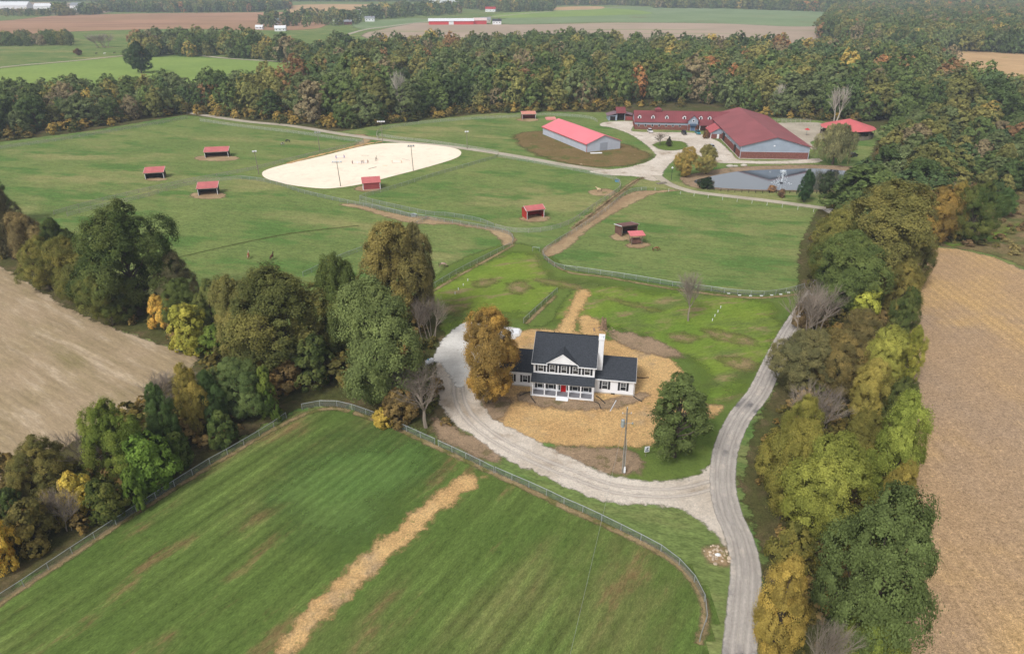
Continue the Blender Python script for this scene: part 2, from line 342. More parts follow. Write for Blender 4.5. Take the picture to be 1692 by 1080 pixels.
tag(MB().add([(-9000, -400, 0), (9000, -400, 0), (9000, 9000, 0), (-9000, 9000, 0)], [(0, 1, 2, 3)]).build('ground', GR['ground']), kind='structure')
# far fields
sheet('crop_field', [(-500, 70), (-200, 60), (0, 58), (60, 58), (130, 52), (300, 48), (400, 50), (530, 46), (535, 22), (400, 21), (120, 25), (0, 35), (-300, 50)], GR['browncrop'], .06, 10)
sheet('meadow', [(30, 111), (120, 102), (215, 93), (300, 94), (420, 100), (495, 106), (500, 140), (300, 150), (60, 140), (-100, 125)], GR['green_far'], .05, 4, smooth=False)
sheet('far_field', [(0, 24), (170, 22), (170, 6), (-200, 4), (-200, 24)], GR['pale_far'], .07, 14)
sheet('stubble_strip', [(480, 21), (560, 18), (670, 20), (720, 17), (700, 9), (500, 8)], GR['tan_far'], .09, 14)
sheet('bare_field', [(600, 57), (640, 47), (700, 38), (850, 41), (1000, 38), (1180, 39), (1345, 43), (1360, 66), (1200, 74), (850, 76), (700, 76), (620, 66)], GR['pale_far'], .06, 8)
sheet('green_rise', [(838, 40), (846, 28), (930, 18), (1050, 12), (1200, 15), (1375, 21), (1355, 43), (1180, 39), (1000, 37)], GR['soft_green'], .08, 10)
sheet('green_yard', [(590, 38), (690, 30), (760, 33), (700, 37), (640, 46), (595, 48)], GR['soft_green'], .08, 6)
sheet('green_yard', [(1080, 22), (1000, 26), (830, 30), (838, 22), (1000, 14)], GR['green_far'], .10, 10)
sheet('pale_crop', [(915, 17), (990, 15.5), (992, 11), (925, 12)], GR['tan_far'], .12, 14)
sheet('tan_field', [(1580, 84), (1692, 86), (1900, 92), (1900, 175), (1700, 148), (1640, 138), (1592, 135), (1583, 110)], GR['tan_far'], .05, 4, smooth=False)
ribbon('country_road', [(-200, 128), (-60, 118), (35, 108), (120, 101), (215, 91.5), (300, 89.5), (380, 97), (500, 104)], 5, GR['road'], .10, ends=False)
ribbon('country_road', [(560, 62), (600, 50), (640, 44), (700, 37), (760, 33), (900, 20), (1000, 13.5), (1060, 11)], 7, GR['road'], .13, ends=False)
# cultivated fields near the camera
sheet('hay_field', [(-260, 340), (0, 428), (60, 466), (130, 512), (200, 546), (270, 570), (330, 590), (345, 604), (310, 645), (215, 690), (110, 760), (40, 808), (-30, 840), (-250, 900), (-500, 700)], GR['hay'], .02, 1.5)
sheet('stubble_field', [(1525, 408), (1580, 411), (1640, 424), (1692, 446), (1760, 480), (1900, 560), (2300, 900), (2300, 1500), (1500, 1400), (1482, 1080), (1488, 960), (1484, 840), (1500, 740), (1503, 640), (1500, 560), (1498, 480)], GR['stubble'], .02, 1.5, smooth=False)
sheet('scrub', [(1480, 400), (1530, 404), (1640, 420), (1700, 444), (1900, 520), (2100, 420), (1900, 220), (1692, 215), (1590, 218), (1500, 250)], GR['scrub'], .012, 3)
ribbon('grass_trail', [(1560, 404), (1608, 400), (1645, 388), (1700, 372), (1780, 360)], 3.2, GR['lime'], .03)
# woodland floors
floor_polys = dict(
 left=[(-150, 300), (0, 352), (80, 405), (150, 440), (235, 490), (300, 510), (400, 548), (470, 560), (560, 520), (640, 500), (715, 500), (735, 560), (745, 640), (765, 690), (748, 728), (700, 713), (640, 690), (576, 672), (500, 672), (420, 712), (340, 766), (200, 856), (0, 988), (-250, 1150), (-250, 880), (-30, 830), (60, 770), (215, 670), (320, 610), (330, 585), (240, 560), (130, 520), (0, 440), (-250, 350)],
 right=[(1350, 348), (1322, 400), (1318, 480), (1320, 540), (1300, 590), (1275, 650), (1250, 700), (1232, 760), (1225, 810), (1240, 860), (1262, 920), (1262, 1000), (1262, 1120), (1480, 1200), (1490, 1000), (1490, 820), (1500, 640), (1500, 480), (1530, 400), (1500, 250), (1450, 230), (1420, 300)],
 main=[(-300, 235), (0, 235), (150, 216), (305, 190), (440, 204), (560, 218), (620, 208), (780, 190), (870, 184), (1000, 186), (1200, 190), (1360, 200), (1460, 215), (1500, 260), (1620, 225), (1692, 210), (2000, 220), (2000, 160), (1692, 150), (1590, 135), (1575, 100), (1340, 90), (1100, 88), (870, 80), (520, 92), (480, 140), (300, 132), (120, 140), (-300, 140)],
 edge=[(-300, 150), (0, 150), (80, 140)],
 north_east=[(1347, 62), (1420, 76), (1500, 86), (1590, 84), (1692, 89), (2000, 95), (2000, 22), (1372, 24)])
sheet('woodland_floor', floor_polys['left'], GR['floor'], .03, 1.5, smooth=False)
sheet('woodland_floor', floor_polys['right'], GR['floor'], .036, 1.5, smooth=False)
sheet('woodland_floor', floor_polys['main'], GR['floor'], .04, 5, smooth=False)
sheet('woodland_floor', floor_polys['north_east'], GR['floor'], .05, 12, smooth=False)
# grass around the house
sheet('lawn', [(690, 500), (740, 440), (845, 402), (905, 420), (950, 446), (1100, 470), (1240, 486), (1325, 482), (1310, 560), (1270, 640), (1215, 720), (1175, 775), (1100, 795), (1000, 780), (900, 640), (850, 560), (760, 560), (715, 560)], GR['mown'], .016, 1.2)
sheet('lawn', [(706, 490), (750, 452), (830, 418), (890, 425), (905, 455), (945, 462), (1060, 480), (1170, 482), (1262, 500), (1290, 545), (1250, 610), (1180, 660), (1150, 600), (1060, 560), (990, 535), (900, 530), (850, 520), (780, 520), (715, 545)], GR['lime'], .022, 1.2)
sheet('lawn', [(950, 470), (930, 500), (905, 535), (868, 533), (905, 490), (924, 476)], GR['mown'], .028, .8)
sheet('paddock', [(-60, 1030), (0, 992), (100, 925), (200, 860), (290, 802), (380, 746), (440, 712), (500, 682), (545, 672), (590, 678), (640, 696), (700, 728), (757, 752), (860, 800), (928, 832), (1030, 878), (1108, 920), (1150, 962), (1172, 1010), (1158, 1065), (1150, 1200), (900, 1500), (-300, 1500), (-500, 1300)], GR['paddock'], .018, 1.2)
sheet('thick_grass', [(470, 800), (520, 745), (600, 722), (680, 735), (705, 770), (680, 815), (610, 860), (560, 885), (500, 870), (460, 835)], GR['teal'], .024, 1)
sheet('straw_strip', [(755, 790), (725, 814), (692, 840), (655, 872), (614, 905), (576, 940), (538, 975), (500, 1015), (473, 1045), (448, 1085), (420, 1130), (464, 1120), (486, 1080), (514, 1045), (549, 1010), (576, 985), (604, 960), (634, 930), (662, 905), (692, 880), (722, 850), (752, 826), (786, 803), (797, 786)], GR['straw'], .03, .6)
sheet('straw_yard', [(848, 552), (925, 545), (1000, 560), (1075, 576), (1122, 606), (1135, 640), (1165, 668), (1192, 672), (1180, 686), (1140, 684), (1105, 706), (1085, 728), (1060, 738), (1000, 738), (930, 736), (870, 725), (838, 706), (806, 684), (802, 664), (825, 650), (845, 600)], GR['straw'], .032, .7)
sheet('straw_strip', [(955, 478), (975, 482), (968, 500), (952, 530), (948, 550), (924, 552), (930, 530), (945, 500)], GR['straw'], .034, .5)
sheet('straw_strip', [(962, 520), (985, 530), (1000, 552), (970, 556), (958, 545)], GR['straw'], .036, .5)
sheet('bare_soil', [(878, 648), (920, 655), (985, 662), (1050, 650), (1070, 655), (1040, 668), (1000, 676), (930, 674), (880, 670), (855, 655)], GR['soil'], .038, .5)
sheet('bare_soil', [(935, 738), (985, 740), (1040, 744), (1062, 768), (1052, 782), (1005, 782), (965, 770), (900, 745)], GR['soil'], .04, .5)
sheet('bare_soil', [(715, 690), (735, 700), (790, 722), (830, 748), (815, 765), (765, 745), (722, 722)], GR['soil'], .042, .6)
sheet('bare_soil', [(1010, 548), (1080, 560), (1128, 588), (1090, 588), (1030, 570)], GR['soil'], .043, .6)
sheet('bare_soil', [(800, 650), (838, 655), (840, 675), (815, 700), (800, 680)], GR['soil'], .044, .6)
for i, pp in enumerate(([(842, 470), (862, 465), (876, 474), (860, 484), (846, 482)], [(780, 470), (800, 463), (822, 464), (800, 474)], [(1000, 490), (1060, 505), (1090, 514), (1050, 508)], [(1165, 545), (1230, 555), (1245, 570), (1190, 562)], [(1110, 552), (1150, 556), (1140, 566), (1112, 560)], [(735, 505), (775, 500), (768, 512), (730, 520)], [(885, 460), (950, 470), (955, 478), (900, 468)], [(1195, 590), (1248, 596), (1240, 612), (1205, 606)])):
    sheet('bare_patch', pp, GR['bare'], .046 + .001 * i, .6)
sheet('bare_patch', [(1162, 905), (1185, 899), (1205, 910), (1208, 928), (1190, 934), (1168, 922)], GR['dirt'], .055, .4)
# driveway, lane and farm roads
lane_px = [(1222, 1180), (1222, 1080), (1228, 1010), (1232, 940), (1222, 890), (1203, 845), (1194, 795), (1200, 740), (1222, 690), (1254, 648), (1278, 598), (1306, 545), (1336, 500), (1368, 450), (1392, 400), (1398, 368), (1366, 345)]
ribbon('asphalt_lane', lane_px, 3.9, GR['lane'], .06, ends=False)
sheet('gravel_driveway', [(728, 590), (722, 630), (728, 668), (748, 695), (785, 722), (840, 760), (905, 788), (960, 815), (1012, 830), (1070, 834), (1118, 840), (1155, 858), (1180, 880), (1200, 905), (1196, 850), (1190, 790), (1192, 758), (1172, 770), (1145, 788), (1090, 795), (1045, 792), (1005, 784), (960, 765), (905, 738), (850, 710), (815, 692), (796, 668), (795, 650), (835, 642), (850, 620), (840, 585), (790, 575)], GR['gravel'], .05, .7)
sheet('stone_pad', [(716, 596), (728, 566), (748, 545), (772, 532), (800, 536), (852, 542), (862, 552), (842, 562), (805, 578), (790, 610), (760, 640), (742, 620), (730, 600)], GR['white'], .058, .5)
for off in (-.85, .85):
    dc = smooth_line([G(*p) for p in ((764, 600), (757, 640), (770, 682), (815, 722), (880, 757), (945, 783), (1010, 806), (1075, 814), (1130, 812), (1180, 800))], False, 5); tt = np.gradient(dc, axis=0); tt /= np.linalg.norm(tt, axis=1)[:, None]
    ribbon('wheel_track', dc + np.c_[-tt[:, 1], tt[:, 0]] * off, .55, GR['rutpale'], .0565 + .0005 * off, n=2, world=True)
    dc = smooth_line([G(*p) for p in lane_px], False, 5); tt = np.gradient(dc, axis=0); tt /= np.linalg.norm(tt, axis=1)[:, None]
    ribbon('wheel_track', dc + np.c_[-tt[:, 1], tt[:, 0]] * off, .6, GR['rutlane'], .0705 + .0005 * off, n=2, world=True)
ribbon('farm_road', [(300, 182), (318, 187), (400, 200), (480, 208), (560, 221), (640, 232), (720, 240), (780, 247), (860, 259.5), (940, 274), (1010, 283), (1070, 287)], 4.4, GR['road'], .056)
sheet('gravel_yard', [(975, 283), (1030, 278), (1066, 269), (1082, 260), (1081, 252), (1063, 236), (1039, 221), (1010, 211), (992, 208), (1000, 202), (1048, 201), (1044, 213), (1052, 218), (1133, 219), (1160, 222), (1176, 229), (1190, 236), (1210, 254), (1225, 265), (1300, 266), (1352, 262), (1352, 268.5), (1290, 271), (1225, 270), (1180, 268), (1150, 255), (1132, 252), (1110, 268), (1095, 286), (1096, 297), (1075, 299), (1052, 292), (1000, 289)], GR['gravel'], .062, 1.0)
ribbon('farm_road', [(1085, 290), (1105, 304), (1130, 313), (1158, 319), (1246, 329), (1320, 338.5), (1366, 345)], 3.6, GR['road'], .066)
sheet('grass_island', [(1079, 240), (1090, 234.5), (1110, 232.5), (1128, 235), (1136, 240), (1130, 246), (1112, 249), (1092, 247)], GR['mown'], .075, .7)
for off in (0, 5.2):
    ribbon('wheel_track', [(1066 - off * .5, 292), (1046 - off, 304), (1028 - off, 318), (1004 - off, 336), (972 - off, 361), (948 - off, 379)], 1.1, GR['dirt'], .07)
sheet('sand_pen', [(1270, 205), (1300, 203), (1360, 204), (1385, 222), (1340, 234), (1350, 244), (1340, 246), (1310, 226), (1280, 212)], GR['road'], .048, 1.2)
sheet('riding_arena', [(433, 287), (441, 280.5), (470, 272), (509, 263.5), (545, 255), (574, 247.5), (617, 238.8), (658, 236.5), (712, 239.5), (750, 245), (762, 252), (752, 262), (700, 278), (650, 291), (600, 304), (552, 311), (522, 311), (476, 305), (441, 295.5)], GR['sand'], .064, 1.2)
sheet('graded_dirt', [(850, 224), (895, 216), (960, 222), (1030, 238), (1068, 252), (1072, 264), (1035, 274), (970, 275), (905, 262), (868, 246)], GR['browndirt'], .052, 1.5)
sheet('trodden_path', [(560, 338), (590, 337.5), (631, 348.5), (672, 356.5), (707, 358), (740, 365), (794, 374), (835, 381), (850, 392), (849, 400), (835, 407), (827, 396), (806, 381.5), (770, 375), (748, 371), (700, 370.5), (668, 366), (631, 356), (595, 345)], GR['dirt'], .046, 1.0)
sheet('trodden_path', [(1125, 314), (1083, 320), (1050, 334), (1008, 356), (965, 385), (935, 412), (905, 424), (897, 412), (925, 396), (960, 368), (1000, 340), (1045, 318), (1085, 315)], GR['dirt'], .047, 1.0)
sheet('trodden_path', [(585, 241), (600, 228), (560, 224), (600, 222), (612, 232), (590, 246)], GR['dirt'], .048, 1.0)
ribbon('trodden_path', [(250, 431), (300, 424), (370, 408), (480, 386), (600, 372)], .6, GR['rut'], .045)
ribbon('straw_strip', [(470, 271), (515, 259.5), (560, 248.5), (600, 239), (632, 234)], 2.0, GR['straw'], .068)
for c, rx, ry in (((257, 296.5), 19, 2.5), ((358, 261.5), 37, 5), ((344, 323), 30, 6), ((884, 361), 24, 6), ((1036, 391), 28, 7), ((1054, 405), 20, 5), ((872, 198), 18, 3), ((995, 318), 22, 6), ((608, 312), 22, 5)):
    sheet('worn_dirt_pad', [(c[0] + rx * math.cos(t), c[1] + ry * math.sin(t)) for t in np.linspace(0, 2 * math.pi, 10)[:-1]], GR['dirt'], .05, .8)
for pth in ([(-40, 1030), (0, 997), (100, 930), (200, 864), (290, 806), (380, 751), (440, 716), (500, 686), (545, 675), (580, 680)], [(580, 680), (650, 705), (700, 729), (757, 755), (860, 803), (928, 836), (1030, 882), (1108, 924), (1146, 962), (1166, 1010), (1155, 1068)], [(707, 486), (760, 455), (822, 420), (850, 404)], [(866, 538), (921, 486)], [(900, 425), (937, 449), (1000, 458), (1115, 478), (1239, 492), (1320, 486)]):
    ribbon('dry_grass_margin', pth, 1.0, GR['weeds'], .074)
# pond
pond = [(1147, 299), (1165, 294), (1195, 287.5), (1230, 282.5), (1290, 280), (1350, 279), (1400, 283), (1440, 290), (1440, 306), (1400, 314), (1320, 314.5), (1246, 313.5), (1187, 310.5), (1157, 306)]
sheet('pond_bank', [(1125, 294), (1160, 285), (1210, 277), (1290, 273.5), (1360, 273), (1420, 277), (1460, 290), (1450, 310), (1400, 316), (1246, 315.5), (1180, 312.5), (1140, 308)], GR['soil'], .072, 1)
kw = NT('pond_water'); b = kw.n('ShaderNodeBsdfPrincipled'); b.inputs['Base Color'].default_value = lin(36, 46, 56); b.inputs['Roughness'].default_value = .03; b.inputs['IOR'].default_value = 2.3; b.inputs['Specular IOR Level'].default_value = 1.0
bp = kw.n('ShaderNodeBump'); bp.inputs['Strength'].default_value = .25; bp.inputs['Distance'].default_value = .04; kw.put(bp.inputs['Height'], kw.noise(.9, 4)); kw.put(b.inputs['Normal'], bp.outputs[0]); gl = kw.n('ShaderNodeBsdfGlossy'); gl.inputs[0].default_value = (.92, .96, 1, 1); gl.inputs['Roughness'].default_value = .08; kw.put(gl.inputs['Normal'], bp.outputs[0]); mx = kw.n('ShaderNodeMixShader'); mx.inputs[0].default_value = .3; kw.put(mx.inputs[1], b.outputs[0]); kw.put(mx.inputs[2], gl.outputs[0]); kw.put(kw.out.inputs[0], mx.outputs[0]); kw.m['margin'] = 0.0
wpoly = smooth_line([G(*p) for p in pond], True, 6)
tag(MB().add([(x, y, .09) for x, y in wpoly], [tuple(range(len(wpoly)))]).build('pond_water', kw.m), kind='structure')

# ---------------------------------------------------------------- tree prototypes
def envelope(shape, t):
    if shape == 'round': return max(.05, math.sin(math.pi * min(max(t, 0), 1) ** .85)) ** .55
    if shape == 'oval': return max(.05, math.sin(math.pi * min(max(t, 0), 1) ** .75)) ** .7
    if shape == 'cone': return max(.04, (1 - t)) ** .8 * min(1, t * 8 + .3)
    if shape == 'bush': return max(.1, math.cos(math.pi / 2 * min(t, 1))) ** .5
    if shape == 'weep': return max(.1, math.sin(math.pi * min(t, 1) ** .8)) ** .45
def crown(name, seed, shape, nl, ns, nq, leaf, z0=.12, R=.38, mats=None, rl=.36, rs=.36, trunk=None, loose=0.0):
    g = np.random.default_rng(seed); lobes = []
    for i in range(nl):
        t = (i + .5) / nl; t = t ** .9; e = envelope(shape, t) * R
        ph = i * 2.39996 + g.uniform(-.5, .5); e = e * (1 + .16 * math.sin(2 * ph + seed) + .12 * math.sin(3 * ph + 2 * seed + 5 * t)); t = min(1, t * g.uniform(.94, 1.06)); rad = e * (g.uniform(.52, .8) if i % 4 else g.uniform(0, .35)); r = R * rl * g.uniform(.75, 1.2) * (.6 + .4 * e / R)
        if shape == 'cone': r = max(.03, e * .5)
        lobes.append((rad * math.cos(ph), rad * math.sin(ph), z0 + (1 - z0) * t * .92 + .02, r))
    L = np.array(lobes); N, T, S, Lb = [], [], [], []
    for i, (x, y, z, r) in enumerate(L):
        d = g.normal(size=(ns * 2, 3)); d /= np.linalg.norm(d, axis=1)[:, None]; d = d[d[:, 2] > -.55]
        out = np.array([x, y, (z - .5) * .5]); nn = np.linalg.norm(out)
        if nn > .02: d = d[(d @ (out / nn)) > -.5]
        c = L[i, :3] + d * r * np.array([.92, .92, 1.12 if shape in ('round', 'oval') else .85]); keep = np.ones(len(c), bool)
        for j in range(len(L)):
            if j != i: keep &= np.linalg.norm(c - L[j, :3], axis=1) > L[j, 3] * (.7 - loose * .3)
        c = c[keep][:ns]; d = d[keep][:ns]
        lv = g.random()
        for cc, dd in zip(c, d):
            sr = r * rs * g.uniform(.45, 1.35); q = g.normal(size=(nq, 3)); q /= np.linalg.norm(q, axis=1)[:, None]
            q = np.where((q @ dd)[:, None] < -.35, -q, q)
            rr = sr * (g.uniform(.45, 1.08, nq) * np.where(g.random(nq) < (.2 if leaf < .03 else .04), g.uniform(1.2, 1.8, nq), 1))[:, None]
            p = cc + q * rr * np.array([1, 1, .95])
            if shape == 'weep': p[:, 2] -= (g.random(nq) ** 2) * .22 * (np.linalg.norm(p[:, :2], axis=1) / R)
            co = p - np.array([0, 0, .38]); co /= np.linalg.norm(co, axis=1)[:, None] + 1e-6
            n = q * .5 + dd * .35 + co * .5 + g.normal(size=(nq, 3)) * .3 + np.array([0, 0, .2]); n /= np.linalg.norm(n, axis=1)[:, None]
            N.append(n); T.append(p); S.append(leaf * g.uniform(.6, 1.35, nq)); sv = g.random()
            Lb.append(np.c_[np.full(nq, .6 * lv + .4 * sv), np.clip(.5 * sv + .5 * g.random(nq), 0, 1)])
    n = np.concatenate(N); p = np.concatenate(T); s = np.concatenate(S)[:, None]; lb = np.concatenate(Lb)
    keep = p[:, 2] > .01; n, p, s, lb = n[keep], p[keep], s[keep], lb[keep]
    a = np.cross(n, g.normal(size=n.shape)); a /= np.linalg.norm(a, axis=1)[:, None] + 1e-9; b_ = np.cross(n, a)
    if shape == 'weep': a = np.tile([0, 0, 1.6], (len(n), 1)) + a * .2; b_ = b_ * .5
    q4 = np.stack([p - a * s * .55, p - b_ * s * .45 + n * s * .1, p + a * s * .55, p + b_ * s * .45 + n * s * .1], 1)
    V = q4.reshape(-1, 3); Q = np.arange(len(V)).reshape(-1, 4); at = np.repeat(lb, 4, 0)
    me = fast_mesh(name, V, Q, mats or [M['leaf']], {'lobe': at[:, 0], 'cv': at[:, 1]}); me['rad'] = float(max([np.percentile(p[:, j], 99.6) - np.percentile(p[:, j], .4) for j in (0, 1)]) / 2); me['rad'] = max(me['rad'], float(np.percentile(np.hypot(p[:, 0], p[:, 1]), 97))); me['top'] = float(np.percentile(p[:, 2], 99.7)); return me, L
def trunk_mesh(name, L, r, m, top=.62, seed=0):
    g = random.Random(seed); b = MB(); prev = Vector((0, 0, -.01)); k = 5
    for i in range(k):
        nx = Vector((g.uniform(-.015, .015), g.uniform(-.015, .015), top * (i + 1) / k)); b.bar(prev, nx, r * (1.25 if i == 0 else 1 - i * .16), r * (1 - (i + 1) * .16), 7); prev = nx
    for i, (x, y, z, rr) in enumerate(L):
        if z < .12: continue
        st = Vector((0, 0, max(.06, z * .55))); mid = (st + Vector((x, y, z))) / 2 + Vector((g.uniform(-.02, .02), g.uniform(-.02, .02), -.02))
        b.bar(st, mid, r * .42, r * .28, 5, False); b.bar(mid, (x, y, z), r * .28, r * .1, 5, False)
    return b.mesh(name, m)
def bare_mesh(name, seed, m, spread=.55, levels=4, r=.018, trunks=1):
    g = random.Random(seed); b = MB()
    def grow(p, d, ln, rr, lv):
        q = p
        for i in range(3):
            d2 = (d + Vector((g.uniform(-.13, .13), g.uniform(-.13, .13), .05))).normalized(); e = q + d2 * ln / 3
            b.bar(q, e, rr * (1 - i * .2), rr * (.8 - i * .2), 5 if lv > 1 else 3, False); q = e; d = d2
            if lv > 0 and (i > 0 or lv < levels):
                for _ in range(2 if lv < levels else 3):
                    a = g.uniform(0, 6.283); s = Vector((math.cos(a), math.sin(a), 0)); grow(q, (d + s * spread * g.uniform(.7, 1.4)).normalized(), ln * g.uniform(.5, .68), rr * .45, lv - 1)
        if lv > 0: grow(q, d, ln * .6, rr * .5, lv - 1)
    for t in range(trunks):
        a = g.uniform(0, 6.28); grow(Vector((.03 * t * math.cos(a), .03 * t * math.sin(a), -.01)), Vector((math.cos(a) * .12 * (trunks > 1) * 2, math.sin(a) * .12 * (trunks > 1) * 2, 1)).normalized(), .34, r, levels)
    zmax = max(v[2] for v in b.v); b.v = [(x / zmax, y / zmax, z / zmax) for x, y, z in b.v]
    me = b.mesh(name, m); V = np.array(b.v); me['rad'] = float(max(np.percentile(V[:, j], 99) - np.percentile(V[:, j], 1) for j in (0, 1)) / 2); return me
PROTO = {}
def mk(kind, n, r, bark='bark', **kw):
    PROTO[kind] = []
    for i in range(n):
        me, L = crown('crown_leaves', hash_(kind) + i * 17, mats=[M['leaf']], **kw); PROTO[kind].append((me, trunk_mesh('trunk_wood', L, r, M[bark], seed=i)))
def hash_(s): return sum(ord(c) * (i + 3) for i, c in enumerate(s))
# near trees (leaf clusters 0.3-0.5 m), middle distance trees, bushes
mk('round', 4, .022, shape='round', nl=28, ns=24, nq=150, leaf=.0120, z0=.10, R=.38, rl=.33, rs=.44)
mk('oval', 3, .022, shape='oval', nl=26, ns=22, nq=140, leaf=.0120, z0=.08, R=.31, rl=.38, rs=.44)
mk('loose', 1, .02, shape='oval', nl=34, ns=12, nq=80, leaf=.016, z0=.08, R=.36, rl=.20, rs=.62, loose=1.6)
mk('fir', 1, .016, shape='cone', nl=40, ns=10, nq=24, leaf=.03, z0=.06, R=.24, rl=.3, rs=.5)
mk('willow', 1, .028, shape='weep', nl=30, ns=16, nq=44, leaf=.03, z0=.24, R=.44, rl=.33, rs=.42)
mk('bush', 4, .012, shape='bush', nl=18, ns=16, nq=52, leaf=.038, z0=.05, R=.5, rl=.36, rs=.42)
mk('midtree', 6, .022, shape='round', nl=14, ns=20, nq=30, leaf=.036, z0=.06, R=.42, rl=.44, rs=.34)
mk('midoval', 3, .020, shape='oval', nl=14, ns=18, nq=28, leaf=.036, z0=.06, R=.34, rl=.46, rs=.34)
PROTO['bare'] = [(None, bare_mesh('bare_branches', 5 + i, M['twig'], .6, 4, .016)) for i in range(2)]
PROTO['brush'] = [(None, bare_mesh('bare_stems', 25 + i, M['twig'], .6, 3, .010, 7)) for i in range(2)]
PROTO['snag'] = [(None, bare_mesh('pale_branches', 45 + i, M['bark_pale'], .3, 3, .014, 2)) for i in range(2)]
RW = dict(round=.40, oval=.34, loose=.38, fir=.26, willow=.47, bush=.56, midtree=.44, midoval=.36, bare=.38, brush=.5, snag=.25)
rnd = random.Random(11); n_ind = [0]
def place_tree(kind, x, y, h, wid, col, au, label, cat, group=None, name=None, seed=None):
    g = random.Random(seed if seed is not None else n_ind[0] * 7 + 1); n_ind[0] += 1
    lv, tr = g.choice(PROTO[kind]); sx = wid / 2 / (lv['rad'] if lv is not None else tr['rad']); sz = h / (lv['top'] if lv is not None else 1.0)
    name = name or {'bush': 'bush', 'brush': 'bare_bush', 'bare': 'bare_tree', 'snag': 'dead_tree', 'fir': 'conifer', 'willow': 'willow_tree'}.get(kind, 'broadleaf_tree')
    o = empty(name, (x, y, 0), g.uniform(0, 6.28), label, cat, group)
    if lv is not None:
        c = link('crown', lv, o); c.scale = (sx, sx, sz); k = g.uniform(.92, 1.08); L = lin(*col); c.color = (L[0] * k, L[1] * k, L[2] * k, au * (.65 if col[1] > col[0] * .92 else 1))
        t = link('trunk' if kind != 'bush' else 'stems', tr, o); t.scale = (sx, sx, sz)
    else:
        t = link('trunk' if kind != 'brush' else 'stems', tr, o); t.scale = (sx, sx, sz)
    return o
def T(kind, bx, by, ty, w_, col, au, label, cat='tree', group=None, name=None):
    x, y = G(bx, by); h = height_at(bx, by, ty); d = proj(x, y, h * .55)[2]
    return place_tree(kind, x, y, h * (1.0 if kind not in ('fir', 'willow') else 1.02), w_ * d / FOC, col, au, label, cat, group, name)
DG, MG, SG, OG, BG, YG, YE, OR, BR, GY = (66, 82, 42), (80, 96, 46), (88, 104, 60), (98, 104, 50), (80, 106, 36), (132, 136, 44), (178, 150, 46), (168, 112, 42), (112, 92, 58), (98, 98, 72)
